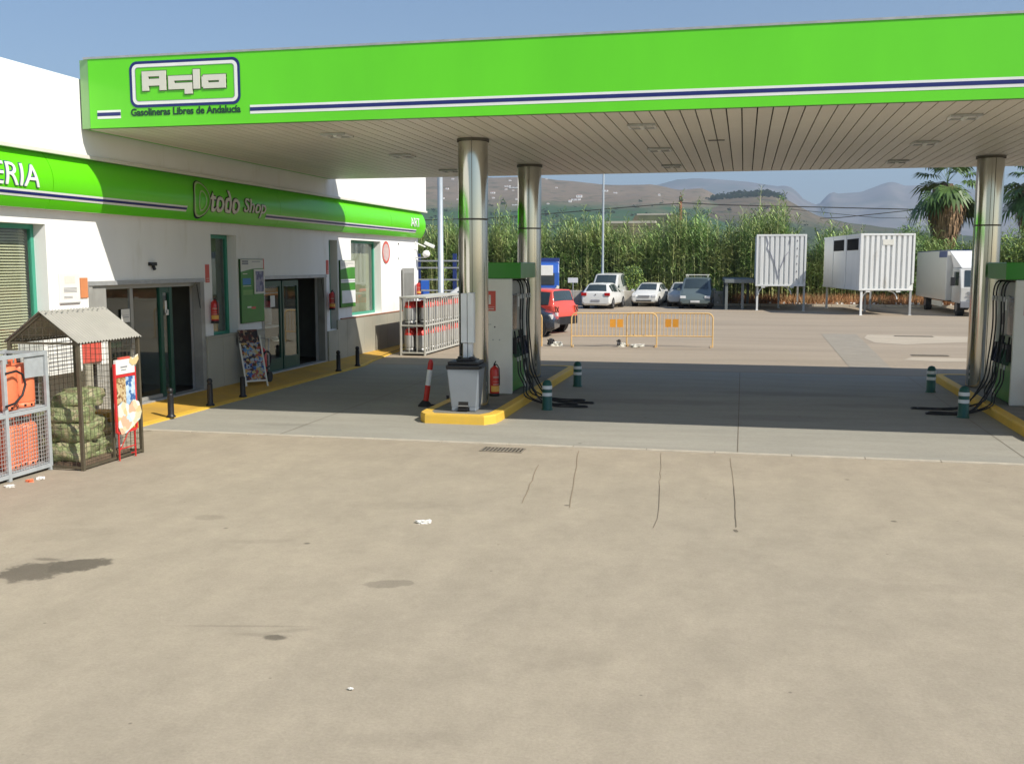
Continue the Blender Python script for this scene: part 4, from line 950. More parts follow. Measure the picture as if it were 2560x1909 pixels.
for i, (x, y, z, a, b, c) in enumerate(sacks):
    tag(blob("firewood_sack", (x, y, z), a, b, c, M['sack'], i+1, random.uniform(-.3, .3), .16), "green net sack of firewood stacked inside the gable roofed mesh cage", "sack", "net sacks of firewood in the mesh cage")
mb = MB(); mb.box(-.42, .42, -.5, .5, 0, .07, M['bark']); 
o = mb.build("wooden_pallet", bevel=.01); o.location = (-8.23, 11.3, .02); tag(o, "low dark pallet under the net sacks in the mesh cage", "pallet")
mb = MB(); mb.box(-.16, .16, -.12, .12, 0, .36, M['offwhite']); mb.box(-.162, .162, -.122, .122, .37, .5, pm("amber_box", (.65, .36, .06), .5)); o = mb.build("cardboard_box", bevel=.008); o.location = (-8.15, 11.78, .08); tag(o, "white box with an amber top behind the red framed poster", "box")
# red framed ice cream stand against the cage
t = thing("poster_stand", "tall red framed ice cream poster stand in front of the mesh cage", "poster stand", (-7.70, 11.58, 0), radians(90)); t.scale = (1.1, 1, 1.15)
yp = postermat("summer_poster", [(.70, .62, .42), (.55, .68, .75), (.80, .74, .62), (.75, .45, .30), (.85, .80, .72), (.72, .55, .28)], 9)
mb = MB(); R_ = M['red']; rl = pm("poster_frame_red", (.60, .03, .03), .4)
mb.box(-.225, -.195, -.018, .004, .32, 1.08, rl); mb.box(.17, .20, -.018, .004, .32, 1.02, rl); mb.box(-.195, .17, -.018, .004, .925, .955, rl); mb.box(-.195, .17, -.018, .004, .30, .33, rl); mb.build("frame", t)
T90 = lambda p: p
mb = MB(); mb.box(-.195, .17, -.022, .012, .96, 1.12, M['paper']); mb.box(-.11, .02, -.026, -.0225, 1.03, 1.045, M['ink']); mb.box(-.10, .0, -.026, -.0225, 1.0, 1.01, M['ink']); mb.box(-.12, .08, -.024, .008, 1.121, 1.145, M['signred']); mb.build("header", t)
mb = MB(); mb.box(-.195, -.02, -.022, .012, .60, .92, postermat("brown_poster", [(.30, .17, .07), (.55, .42, .22), (.22, .10, .05), (.62, .50, .30)], 22)); mb.box(-.02, .165, -.022, .012, .60, .92, postermat("blue_poster", [(.35, .52, .72), (.55, .68, .80), (.05, .14, .36), (.45, .60, .75)], 16)); mb.build("poster", t)
mb = MB(); mb.add([(x_, -.03, z_) for x_, z_ in ((-.2, .62), (-.1, .66), (.03, .60), (.1, .66), (.22, .62), (.27, .50), (.23, .42), (.1, .36), (-.05, .30), (-.15, .29), (-.2, .38))], [tuple(range(11))], yp); mb.add([(x_, -.022, z_) for x_, z_ in ((-.2, .62), (-.1, .66), (.03, .60), (.1, .66), (.22, .62), (.27, .50), (.23, .42), (.1, .36), (-.05, .30), (-.15, .29), (-.2, .38))], [tuple(range(11))[::-1]], yp)
mb.add([(x_, -.028, z_) for x_, z_ in ((.12, 1.04), (.2, 1.05), (.25, 1.10), (.24, 1.16), (.19, 1.15), (.16, 1.12), (.08, 1.14), (.06, 1.08))], [tuple(range(8))], yp); mb.build("cut_out", t, fix=False)
mb = MB()
for a in (-.17, .15): mb.bar((a, 0, 0), (a, 0, .31), .014, .014, rl)
mb.bar((-.17, 0, .10), (.0, -.02, .31), .008, .008, rl); mb.bar((-.17, 0, .13), (.15, 0, .13), .01, .01, rl); mb.bar((-.17, 0, .05), (-.05, .2, 0.006), .01, .01, rl); mb.bar((.15, 0, .05), (.05, .2, .006), .01, .01, rl); mb.build("leg", t)

# ---- notice cabinets between cage and shop wall
t = thing("vending_rack", "white and red printed rack standing against the shop wall behind the mesh cage", "rack", (-9.55, 12.95, 0))
mb = MB(); mb.box(-.2, .2, -.75, .1, .95, 1.5, M['paper']); mb.box(-.2, .205, .1, .55, 1.05, 1.5, M['signred']); mb.box(-.2, .2, .55, .72, 1.0, 1.5, M['paper']); mb.build("board", t, bevel=.005)
mb = MB(); mb.box(-.02, .02, -.70, -.66, 0, .95, M['dark']); mb.box(-.02, .02, .64, .68, 0, 1.0, M['dark']); mb.build("leg", t)
mb = MB()
for k in range(8): mb.box(.2055, .208, -.65, .0, 1.02+.055*k, 1.03+.055*k, M['ink'])
mb.build("print", t)

# ---- gas bottle cage at the left edge
GX0, GX1, GY0, GY1, GZ = -8.75, -8.20, 7.7, 10.72, 1.46
gc = thing("bottle_cage", "grey steel cage of orange gas bottles at the left edge of the picture", "cage", (-8.5, 9.2, 0)); GO = Vector((-8.5, 9.2, 0)); GB = lambda: LB(GO)
mb = GB(); cg = M['cage_grey']
ys = [GY0, 8.48, 9.28, 10.0, GY1]
for y in ys:
    mb.box(GX1-.02, GX1+.02, y-.025, y+.025, .0, GZ, cg)
for y in (GY0, GY1): mb.box(GX0-.02, GX0+.02, y-.02, y+.02, 0, GZ, cg)
for z in (.06, .76, GZ-.03): 
    for a, b in zip(ys, ys[1:]): mb.box(GX1-.018, GX1+.018, a+.025, b-.025, z-.022, z+.022, cg)
for y in (GY0, GY1):
    for z in (.06, .76, GZ-.03): mb.box(GX0+.02, GX1-.02, y-.015, y+.015, z-.02, z+.02, cg)
for z in (.06, GZ-.03): mb.box(GX0-.015, GX0+.015, GY0+.02, GY1-.02, z-.02, z+.02, cg)
mb.build("frame", gc, bevel=.003)
mb = GB(); mb.box(GX0, GX1-.02, GY0+.02, GY1-.02, .085, .10, cg); mb.box(GX0, GX1-.02, GY0+.02, GY1-.02, .785, .80, cg); mb.build("shelf", gc)
mb = GB(); mb.box(GX1-.012, GX1-.006, 10.36, GY1-.03, GZ-.30, GZ-.05, cg); mb.build("plate", gc)
mb = GB(); gw = pm("galvanised_wire", (.45, .46, .45), .45, .2)
for a, b in zip(ys, ys[1:]): wires(mb, (GX1+.004, a+.025, .085), (0, b-a-.05, 0), (0, 0, .65), 15, 14, .0045, gw)
mb.build("wire_mesh", gc)
mb = GB(); wires(mb, (GX0, GY1, .08), (GX1-GX0, 0, 0), (0, 0, 1.34), 10, 26, .0045, gw); wires(mb, (GX0, GY0, .08), (0, GY1-GY0, 0), (0, 0, 1.34), 50, 26, .004, gw); mb.build("wire_mesh", gc)
def orange_bottle(label, loc, rz, proto=[None]):
    if proto[0] is not None: return dup(proto[0], loc, rz, label)
    t = thing("gas_bottle", label, "gas bottle", loc, rz, "orange gas bottles in the grey cage"); proto[0] = t
    r = .163; mb = MB(); mb.lathe([(0, .04), (r*.92, .05), (r, .08), (r, .445), (r*.98, .475), (r*.88, .505), (r*.5, .52), (.03, .525)], M['orange'], 24); mb.build("tank", t)
    mb = MB(); mb.lathe([(r*.93, 0), (r*.96, 0), (r*.96, .06), (r*.93, .06), (r*.93, 0)], M['orange'], 24)
    for k in range(12):
        a = 2*pi*k/12; mb.box(-.012, .012, -.004, .004, .018, .045, M['screen'], Matrix.Rotation(a, 4, 'Z') @ Matrix.Translation((0, -r*.963, 0)))
    mb.build("foot_ring", t)
    mb = MB()
    for k in range(3):
        a = 2*pi*k/3+.4; c_, s_ = cos(a), sin(a); mb.bar((r*.72*c_, r*.72*s_, .47), (r*.60*c_, r*.60*s_, .60), .04, .01, M['orange'])
    mb.tube([(r*.62*cos(i*2*pi/16), r*.62*sin(i*2*pi/16), .60) for i in range(17)], .012, M['orange']); mb.cyl((0, 0, .52), (0, 0, .58), .022, M['dark'], 10); mb.build("handle", t)
    return t
for lv, z in (("lower", .102), ("upper", .802)):
    for k, (ya, yb) in enumerate(zip(ys, ys[1:])):
        for j in (0, 1):
            yc = ya+.215+.29*j
            orange_bottle("orange gas bottle on the %s shelf of the grey cage at the left edge" % lv, (GX1-.20, yc, z), random.uniform(-.3, .3))
mb = MB(); mb.tube([(0, -.35, .25), (.03, -.2, .27), (.03, -.1, .22), (.03, -.06, .1), (.03, -.12, -.02), (.03, -.25, -.1), (.03, -.4, -.12)], .014, M['rubber']); o = mb.build("cable_lock"); o.location = (GX1+.02, 10.35, 1.0); tag(o, "black cable looped over the front bar of the grey cage", "cable")
for i, (x, y, m_, lab) in enumerate([(-7.98, 10.05, M['orange'], "scrap of orange plastic on the ground in front of the grey cage"), (-7.95, 10.2, M['paper'], "small pale scrap of paper beside the orange scrap on the ground"), (-8.0, 9.75, M['paper'], "crumpled pale paper scrap in front of the grey cage near the picture edge"), (-2.97, 9.25, M['paper'], "crumpled white paper lying alone on the open concrete forecourt"), (-2.20, 5.42, M['paper'], "tiny white scrap on the near concrete at the bottom of the picture")]):
    k = (1, 1, 1, 1.35, .3)[i]
    tag(blob("litter", (x, y, .012), .09*k, .045*k, .03*min(k, 1), m_, i+20, random.uniform(-1, 1), .5, smooth=False), lab, "litter")

# ---- gas cylinder cage at the far end of the shop
HX0, HX1, HY0, HY1, HZ = -9.08, -8.40, 26.45, 30.25, 1.56
hc = thing("bottle_cage", "galvanised cage of grey gas bottles with red tops at the far end of the shop", "cage", (-8.75, 28.4, 0)); HO = Vector((-8.75, 28.4, 0)); HB = lambda: LB(HO)
mb = HB(); hg = pm("cage_pale_steel", (.50, .49, .44), .5, .1, var=.1, scale=6)
for x in (HX0, HX1):
    for y in (HY0, HY1): mb.box(x-.025, x+.025, y-.025, y+.025, .0, HZ, hg)
for z in (.08, .82): 
    mb.box(HX1-.02, HX1+.02, HY0+.025, HY1-.025, z-.025, z+.025, hg); mb.box(HX0+.025, HX1-.025, HY0-.02, HY0+.02, z-.02, z+.02, hg); mb.box(HX0-.02, HX0+.02, HY0+.025, HY1-.025, z-.02, z+.02, hg)
mb.box(HX0-.03, HX1+.05, HY0-.03, HY1+.03, HZ, HZ+.045, hg); mb.build("frame", hc, bevel=.003)
mb = HB(); n = 17
for i in range(1, n):
    y = HY0+(HY1-HY0)*i/n
    for a, b in ((.105, .795), (.845, HZ)): mb.box(HX1-.012, HX1+.012, y-.03, y+.03, a, b, hg)
mb.build("front_bars", hc)
mb = HB()
for i in range(1, 14): mb.cyl((HX0, HY0+(HY1-HY0)*i/14, .1), (HX0, HY0+(HY1-HY0)*i/14, HZ), .008, hg, 6)
for i in range(1, 3): mb.cyl((HX0+(HX1-HX0)*i/3, HY0, .1), (HX0+(HX1-HX0)*i/3, HY0, HZ), .010, hg, 6)
mb.build("side_bars", hc)
mb = HB(); mb.box(HX0+.02, HX1-.02, HY0+.02, HY1-.02, .105, .12, M['dark']); mb.box(HX0+.02, HX1-.02, HY0+.02, HY1-.02, .845, .86, M['dark']); mb.build("shelf", hc)
g2 = "grey gas bottles with red tops in the far cage"; pr = None
for lv, z in (("lower", .122), ("upper", .862)):
    for i in range(11):
        for j in range(2):
            lab = "grey gas bottle with red top on the %s shelf of the far cage" % lv
            if (i*7+j*3+(lv == "upper")*2) % 6 == 5: continue
            loc = (HX0+.19+.31*j, HY0+.20+.34*i, z)
            if pr is None: pr = bottle_proto("gas_bottle", lab, loc, M['cylgrey'], M['cylred'], g2, r=.145, h=.62)
            else: dup(pr, loc, label=lab)
# drain grates
def grate(label, loc, w_, d_):
    t = thing("drain_grate", label, "drain", loc)
    mb = MB(); mb.quad((-w_/2, -d_/2, .002), (w_/2, -d_/2, .002), (w_/2, d_/2, .002), (-w_/2, d_/2, .002), M['screen']); mb.build("pit", t, fix=False)
    mb = MB(); gm = pm("worn_iron", (.30, .26, .20), .6, .3, var=.2, scale=10)
    mb.box(-w_/2, w_/2, -d_/2, -d_/2+.015, .002, .012, gm); mb.box(-w_/2, w_/2, d_/2-.015, d_/2, .002, .012, gm)
    n = int(w_/.052)
    for i in range(n+1): x_ = -w_/2+(w_-.02)*i/n; mb.box(x_, x_+.019, -d_/2+.015, d_/2-.015, .002, .011, gm)
    mb.build("bars", t); return t
grate("small iron drain grate just in front of the pale joint line", (-3.11, 13.20, .002), .58, .30)
grate("long iron drain grate on the far car park, nearer of the two", (5.0, 29.5, .01), .95, .30)
grate("long iron drain grate on the far car park, farther of the two", (5.75, 37.2, .01), 1.25, .35)

# ---- yellow crowd barriers
def barrier(label, p0, p1, feet=True, plate=True):
    p0 = Vector((*p0, 0)); p1 = Vector((*p1, 0)); L_ = (p1-p0).length; ang = math.atan2(p1.y-p0.y, p1.x-p0.x)
    t = thing("crowd_barrier", label, "barrier", p0, ang, "yellow barriers across the far lane"); m = M['barrier']
    mb = MB(); r = .021; c = .16; H_ = 1.02
    pts = [(0, 0, .0), (0, 0, H_-c)]+[(c-c*cos(a), 0, H_-c+c*sin(a)) for a in [radians(q) for q in (15, 30, 45, 60, 75, 90)]]+[(L_-c+c*sin(a), 0, H_-c+c*cos(a)) for a in [radians(q) for q in (0, 15, 30, 45, 60, 75, 90)]]+[(L_, 0, 0)]
    mb.tube(pts, r, m, 8); mb.tube([(0, 0, .33), (L_, 0, .33)], r*.8, m, 8); mb.build("frame", t)
    mb = MB(); n = int(L_/.11)
    for i in range(1, n): x_ = L_*i/n; mb.cyl((x_, 0, .33), (x_, 0, H_), .009, m, 6)
    mb.build("bars", t)
    if plate:
        mb = MB()
        for a in (0, .22): mb.box(L_*.45+a, L_*.45+a+.17, -.012, .012, .60, .84, M['barsign'])
        mb.build("plate", t)
    for x_ in (.05, L_-.05):
        mb = MB(); mb.tube([(x_, -.22, .015), (x_, 0, .06), (x_, .22, .015)], .016, m, 6); mb.build("foot", t)
    return t
barrier("yellow barrier in front of the red car, partly behind the column", (-8.0, 30.2), (-5.93, 30.35), plate=False)
barrier("rusty yellow barrier in the middle with an orange plate", (-5.02, 30.35), (-2.50, 30.75))
barrier("yellow barrier at the right end of the row with an orange plate", (-3.42, 30.95), (-.86, 31.0))
for i, (x, y, s_, lab) in enumerate([(-5.55, 30.6, .26, "pale broken block with black scraps beside the left barrier foot"), (-3.55, 30.7, .16, "black and white broken block under the middle barrier"), (-3.05, 30.6, .28, "flat pale block under the middle barrier")]):
    t = thing("rubble", lab, "rubble", (x, y, 0))
    o = blob("block", (0, 0, .06), s_*1.4, s_*.8, .14 if i < 2 else .08, M['offwhite'], i+40, .3*i, .3, t, smooth=False)
    if i < 2: blob("scrap", (-s_*.45, -.05, .13), s_*.7, s_*.5, .16, M['black'], i+60, .5, .5, t, smooth=False)

# ================================================================= VEHICLES
def lerp(a, b, t): return a+(b-a)*t
def make_car(label, loc, rz, st, W, paint, wheels, wr=.31, lights=None, rack=False, cat="car", glass=(), name="parked_car", rear=None, bumper_dark=False, extra=None):
    """st: list of (y, zbot, zbelt, ztop, half width, half roof width); y is forwards"""
    t = thing(name, label, cat, loc, rz)
    def ring(s):
        y, zb, zl, zt, w_, rw = s
        zr = max(zt-.05, zl+.002)
        return [(0, zb), (w_*.82, zb), (w_*.97, zb+.10), (w_, lerp(zb, zl, .55)), (w_*.965, zl), (rw, zr), (rw-.09, zt), (0, zt+.012)]
    R = [[Vector((x, s[0], z)) for x, z in ring(s)] for s in st]; K = 8
    mb = MB(); vs = []; 
    for r in R: vs += r
    for r in R: vs += [Vector((-p.x, p.y, p.z)) for p in r]
    n = len(R); fs = []
    for i in range(n-1):
        for k in range(K-1):
            fs.append((i*K+k, (i+1)*K+k, (i+1)*K+k+1, i*K+k+1)); o_ = n*K
            fs.append((o_+i*K+k, o_+i*K+k+1, o_+(i+1)*K+k+1, o_+(i+1)*K+k))
    for i in (0, n-1):
        o_ = n*K; fs.append(tuple([i*K+k for k in range(K)]+[o_+i*K+k for k in range(K-1, -1, -1)]))
    mb.add(vs, fs, paint, True); body = mb.build("body", t); 
    bm = bmesh.new(); bm.from_mesh(body.data); bmesh.ops.remove_doubles(bm, verts=bm.verts, dist=1e-5); bm.to_mesh(body.data); bm.free()
    smoothed(body, 28); b = body.modifiers.new("bevel", 'BEVEL'); b.width = .025; b.segments = 2; b.limit_method = 'ANGLE'; b.angle_limit = radians(22)
    def pane(i, j, ka, kb, name, ins=.05, mirror=True, m=None, cross=False):
        if cross:
            xs_ = [R[i][5], R[i][6], R[i][7]]; ys_ = [R[j][5], R[j][6], R[j][7]]
            row = lambda A_, B_, f: [A_[k].lerp(B_[k], f) for k in range(3)]
            rws = []
            for f in (.07, .92):
                r_ = row(xs_, ys_, f); pts = [Vector((-p.x*.93, p.y, p.z)) for p in r_[:2]]+[r_[2]]+[Vector((p.x*.93, p.y, p.z)) for p in r_[:2][::-1]]
                rws.append(pts)
            n0 = (rws[0][3]-rws[0][1]).cross(rws[1][2]-rws[0][2]).normalized()
            if n0.z < 0: n0 = -n0
            V_ = [p+n0*.012 for p in rws[0]+rws[1]]; mb = MB(); mb.add(V_, [(k, k+1, 6+k, 5+k) for k in range(4)], m or M['carglass'], True); mb.build(name, t); return
        for s_ in ((1, -1) if mirror else (1,)):
            if cross:  # across the car between stations i (low) and j (high)
                a, b_, c, d = R[i][4 if ka is None else ka], R[j][kb], R[j][kb], R[i][4 if ka is None else ka]
                P_ = [Vector((-a.x, a.y, a.z)), Vector((a.x, a.y, a.z)), Vector((b_.x, b_.y, b_.z)), Vector((-b_.x, b_.y, b_.z))]
            else:
                P_ = [Vector((q.x*s_, q.y, q.z)) for q in (R[i][ka], R[j][ka], R[j][kb], R[i][kb])]
            cen = sum(P_, Vector())/4; nrm = (P_[1]-P_[0]).cross(P_[3]-P_[0])
            if nrm.length < 1e-8: nrm = (P_[2]-P_[1]).cross(P_[3]-P_[1])
            nrm.normalize()
            if nrm.dot(cen-Vector((0, cen.y*.6, cen.z*.55))) < 0: nrm = -nrm
            Q = []
            for p in P_:
                dv = cen-p; Q.append(p+dv*min(.45, ins/dv.length*1.3)+nrm*.016)
            mb = MB(); mb.add(Q+[q-nrm*.03 for q in Q], [(0, 1, 2, 3), (7, 6, 5, 4), (0, 4, 5, 1), (1, 5, 6, 2), (2, 6, 7, 3), (3, 7, 4, 0)], m or M['carglass']); mb.build(name, t, bevel=.008)
    for g in glass:
        if g[0] == 'x': pane(g[1], g[2], 4 if len(g) < 4 else g[3], 6, g[4] if len(g) > 4 else "windscreen", .06, False, cross=True)
        else: pane(g[1], g[2], 4, 5, "side_window", .05)
    for y in wheels:
        for s_ in (1, -1):
            mb = MB(); mb.cyl((s_*(W-.26), y, wr), (s_*(W-.03), y, wr), wr+.055, M['black'], 24)
            mb.cyl((s_*(W-.2), y, wr), (s_*(W+.005), y, wr), wr, M['tyre'], 24); wo = mb.build("wheel", t)
            mb = MB(); mb.cyl((s_*(W-.01), y, wr), (s_*(W+.012), y, wr), wr*.62, M['rim'], 16); mb.cyl((s_*(W+.01), y, wr), (s_*(W+.02), y, wr), wr*.2, M['dark'], 8); mb.build("rim", wo)
    if lights:
        for (x, y, z, w_, h_, d_, m_, nm) in lights:
            for s_ in ((1, -1) if x else (1,)):
                mb = MB(); mb.box(s_*x-w_/2, s_*x+w_/2, y-d_/2, y+d_/2, z-h_/2, z+h_/2, m_); mb.build(nm, t, bevel=.012)
    if rack:
        zt = max(s[3] for s in st)
        mb = MB()
        for y in rack: mb.box(-.62, .62, y-.02, y+.02, zt+.10, zt+.135, M['offwhite']); mb.box(-.6, -.56, y-.02, y+.02, zt-.0, zt+.10, M['offwhite']); mb.box(.56, .6, y-.02, y+.02, zt-.0, zt+.10, M['offwhite'])
        mb.box(-.64, -.60, min(rack)-.1, max(rack)+.1, zt+.10, zt+.14, M['offwhite']); mb.box(.60, .64, min(rack)-.1, max(rack)+.1, zt+.10, zt+.14, M['offwhite']); mb.build("roof_rack", t)
    return t
def hatch(W=.82, H=1.40, L=3.9, nose=True):
    f, b = L/2, -L/2
    return [(b, .30, .62, .64, W*.90, W*.84), (b+.05, .24, .88, .90, W*.95, W*.86), (b+.12, .2, .90, .95, W*.97, W*.84), (b+.55, .2, .91, H-.06, W, W*.68), (b+.95, .2, .90, H, W, W*.70), (-.1, .2, .88, H, W, W*.70), (.25, .2, .88, H-.03, W, W*.69), (1.0, .2, .88, .93, W*.99, W*.82), (f-.25, .22, .76, .80, W*.96, W*.84), (f-.06, .26, .66, .68, W*.92, W*.82), (f, .30, .55, .57, W*.86, W*.78)]
RL, HL, PL = M['lampred'], M['lampglass'], M['plate']
GH = [('x', 2, 3, 5, "rear_window"), ('x', 7, 6, 5, "windscreen"), ('s', 3, 4), ('s', 4, 5), ('s', 5, 7)]
# white hatch seen from behind
make_car("white hatchback seen from behind, parked nearest the street lamp base", (-7.72, 57.9, 0), radians(-6), hatch(.84, 1.42, 4.0), .84, M['whitecar'], (-1.25, 1.25),
    lights=[(.66, -1.98, .82, .30, .17, .10, RL, "tail_light"), (0, -2.01, .47, .5, .12, .03, pm("grey_plate", (.3, .3, .32), .5), "number_plate"), (0, -2.0, .80, .06, .06, .03, M['dark'], "badge"), (.9, .75, .95, .16, .12, .08, M['whitecar'], "mirror")], glass=GH)
van = [(-2.2, .35, .8, .85, .8, .72), (-2.1, .25, 1.05, 1.2, .86, .76), (-1.9, .22, 1.1, 1.86, .88, .70), (-.6, .22, 1.1, 1.92, .88, .70), (.45, .22, 1.1, 1.86, .88, .69), (1.35, .22, 1.05, 1.12, .87, .74), (2.05, .25, .86, .90, .84, .74), (2.2, .32, .6, .62, .78, .7)]
GV = [('x', 5, 4, 5, "windscreen"), ('s', 2, 3), ('s', 3, 5), ('x', 1, 2, 5, "rear_window")]
make_car("white van standing behind the white hatchback seen from behind", (-8.0, 63.2-1.2, 0), radians(180-3), van, .88, M['silvercar'], (-1.4, 1.45), lights=[(.62, 2.16, .72, .28, .16, .1, HL, "headlight")], glass=GV, cat="van", name="parked_van")
make_car("boxy white hatchback parked facing the camera in the middle of the row", (-5.42, 61.4, 0), radians(180-6), hatch(.80, 1.36, 3.8), .80, M['whitecar'], (-1.2, 1.2),
    lights=[(.58, 1.88, .64, .24, .13, .08, HL, "headlight"), (0, 1.92, .62, .7, .10, .04, M['ink'], "grille"), (0, 1.93, .36, .9, .08, .05, M['dark'], "air_intake"), (.9, .72, .93, .16, .12, .08, M['whitecar'], "mirror")], glass=GH)
minivan = [(-2.3, .35, .8, .85, .82, .74), (-2.2, .25, 1.0, 1.1, .88, .78), (-2.0, .22, 1.05, 1.66, .90, .72), (-.5, .22, 1.03, 1.73, .90, .73), (.35, .22, 1.02, 1.68, .90, .72), (1.25, .22, 1.0, 1.06, .89, .80), (1.95, .24, .80, .84, .87, .78), (2.25, .28, .62, .64, .84, .76), (2.32, .32, .5, .52, .8, .72)]
make_car("dark grey green minivan with a white roof rack facing the camera", (-2.58, 59.3, 0), radians(180), minivan, .90, M['greycar'], (-1.45, 1.45), rack=(-1.4, .1),
    lights=[(.66, 2.24, .66, .30, .14, .12, HL, "headlight"), (0, 2.345, .42, .5, .12, .03, PL, "number_plate"), (.98, 1.0, 1.05, .18, .14, .08, M['greycar'], "mirror")], glass=[('x', 5, 4, 5, "windscreen"), ('s', 2, 3), ('s', 3, 5), ('x', 1, 2, 5, "rear_window")], cat="minivan")
make_car("pale car half hidden behind the grey green minivan", (-3.55, 62.2-.3, 0), radians(180), hatch(.80, 1.38, 3.8), .80, M['silvercar'], (-1.2, 1.2), lights=[(.58, 1.88, .64, .24, .13, .08, HL, "headlight"), (.9, .72, .93, .16, .12, .08, M['whitecar'], "mirror")], glass=GH)
# red suv, rear to the right
suv = [(-2.1, .42, .72, .75, .82, .74), (-2.05, .36, 1.02, 1.05, .88, .80), (-1.98, .34, 1.05, 1.2, .90, .78), (-1.86, .34, 1.06, 1.64, .90, .70), (-1.1, .34, 1.05, 1.68, .90, .71), (-.2, .34, 1.04, 1.69, .90, .71), (.35, .34, 1.04, 1.66, .90, .70), (.95, .34, 1.03, 1.10, .90, .80), (1.75, .36, .95, 1.0, .88, .80), (2.02, .38, .82, .86, .85, .76), (2.08, .42, .6, .62, .8, .72)]
cl_ = M['black']
sv = make_car("bright red compact off road car seen behind the columns and barriers", (-8.05, 36.95, 0), radians(70), suv, .90, M['redcar'], (-1.28, 1.28), wr=.36,
    lights=[(.73, -2.07, .92, .22, .26, .10, pm("square_lamp", (.5, .12, .08), .2), "tail_light"), (0, -2.1, .50, 1.5, .30, .10, cl_, "rear_bumper"), (.96, .7, 1.1, .2, .14, .1, M['redcar'], "mirror")], glass=[('x', 2, 3, 5, "rear_window"), ('x', 7, 6, 5, "windscreen"), ('s', 3, 4), ('s', 4, 5), ('s', 5, 7)])
sv.scale = (.95, .95, .95)
mb = MB()
for s_ in (1, -1):
    for q in (1, -1): mb.bar((s_*.73-.09, -2.125, .92-.1*q), (s_*.73+.09, -2.125, .92+.1*q), .02, .03, M['black'])
mb.build("lamp_cross", sv)
mb = MB()
for s_ in (1, -1):
    for a, b in ((-.87, -.0), (0, .87)): mb.box(s_*.895-.012, s_*.895+.012, a, b, .34, .46, cl_)
mb.build("side_skirt", sv)
make_car("dark blue small car parked in front of the bright red car", (-8.05, 34.6, 0), radians(-88), [(-1.85, .3, .6, .62, .74, .68), (-1.8, .24, .9, .95, .8, .72), (-1.55, .2, .95, 1.38, .82, .62), (-.3, .2, .93, 1.46, .82, .63), (.35, .2, .92, 1.42, .82, .62), (1.2, .2, .92, .98, .81, .70), (1.65, .22, .78, .82, .78, .70), (1.82, .28, .56, .58, .70, .64)], .82, M['navycar'], (-1.2, 1.2), lights=[(.60, 1.70, .70, .26, .16, .12, HL, "headlight"), (.9, .72, .93, .16, .12, .08, M['navycar'], "mirror")], glass=[('x', 1, 2, 5, 'rear_window'), ('x', 5, 4, 5, 'windscreen'), ('s', 2, 3), ('s', 3, 5)])

# ---- blue lorry behind the columns
def lorry(label, loc, rz, cabm, boxf=None, name="lorry", cat="lorry"):
    t = thing(name, label, cat, loc, rz)
    return t
t = thing("blue_lorry", "blue lorry with a white cab front seen between column and red car", "lorry", (-11.35, 58.0, 0), radians(11))
mb = MB(); mb.prism([(-3.4, .55), (-3.4, 2.0), (-3.15, 2.5), (-1.5, 2.6), (-1.5, .55)], -.95, .95, 'x', M['blue']); mb.build("cab", t, bevel=.05)
mb = MB(); mb.box(-.98, .98, -1.45, 4.5, 1.0, 2.7, M['blue']); mb.box(-1.0, 1.0, -1.47, -1.42, 2.5, 2.8, M['dblue']); mb.build("box_body", t, bevel=.03)
mb = MB(); mb.box(-.62, .62, -3.47, -3.36, 1.85, 2.4, M['whitecar']); mb.build("sun_visor", t, bevel=.02)
mb = MB(); mb.box(-.70, .70, -3.44, -3.38, 1.35, 1.98, M['carglass']); mb.build("windscreen", t, bevel=.01)
mb = MB(); mb.bar((.75, -3.42, .7), (.9, -3.42, 1.3), .03, .14, M['offwhite']); mb.bar((.2, -3.42, .75), (.8, -3.42, 1.15), .03, .10, M['offwhite']); mb.build("swoosh", t)
for i in range(4):
    mb = MB(); mb.box(.82, .98, -1.56, -1.48, 1.7+.25*i, 1.85+.25*i, M['offwhite']); mb.build("marker_lamp", t)
for y in (-2.4, 3.2):
    for s_ in (-1, 1): mb = MB(); mb.cyl((s_*.7, y, .45), (s_*.98, y, .45), .45, M['tyre'], 24); mb.build("wheel", t)
# ---- blue recovery trailer stack at the end of the shop
t = thing("flatbed_lorry", "blue stake lorry with grey rails standing beyond the far bottle cage", "lorry", (-15.2, 47.0, 0), radians(0))
mb = MB(); mb.box(-2.6, 3.0, -1.1, 1.1, .75, .92, M['dblue']); mb.build("bed", t)
for x_ in (-2.5, .35, 2.1, 2.75):
    mb = MB(); mb.box(x_-.08, x_+.08, -1.14, -1.0, .92, 2.95 if x_ > 0 else 2.5, M['dblue']); mb.build("post", t)
for z in (1.25, 1.75, 2.3, 2.62):
    mb = MB(); mb.box(-2.5, 2.8, -1.16, -1.10, z-.035, z+.035, M['galv']); mb.build("rail", t)
mb = MB(); mb.box(-2.3, -1.2, -1.0, .9, .93, 1.9, M['dblue']); mb.box(-1.1, -.2, -1.05, .9, .93, 1.75, M['blue']); mb.box(-.15, .25, -1.05, .9, .93, 1.7, M['blue']); mb.build("load", t, bevel=.03)
mb = MB(); mb.box(-2.6, -1.55, -1.3, .8, 2.25, 3.0, M['blue']); mb.box(-2.58, -1.7, -1.33, -1.29, 2.4, 2.85, M['lampglass']); mb.build("cab", t, bevel=.04)
for x_ in (-2.0, 2.0):
    mb = MB(); mb.cyl((x_, -1.0, .42), (x_, -.75, .42), .42, M['tyre'], 20); mb.build("wheel", t)
make_car("white car parked behind the far bottle cage beside the blue stake lorry", (-11.9, 43.5, 0), radians(88), hatch(.82, 1.5, 4.1), .82, M['whitecar'], (-1.25, 1.25), lights=[(.66, -1.98, .82, .30, .17, .10, RL, "tail_light")], glass=GH)
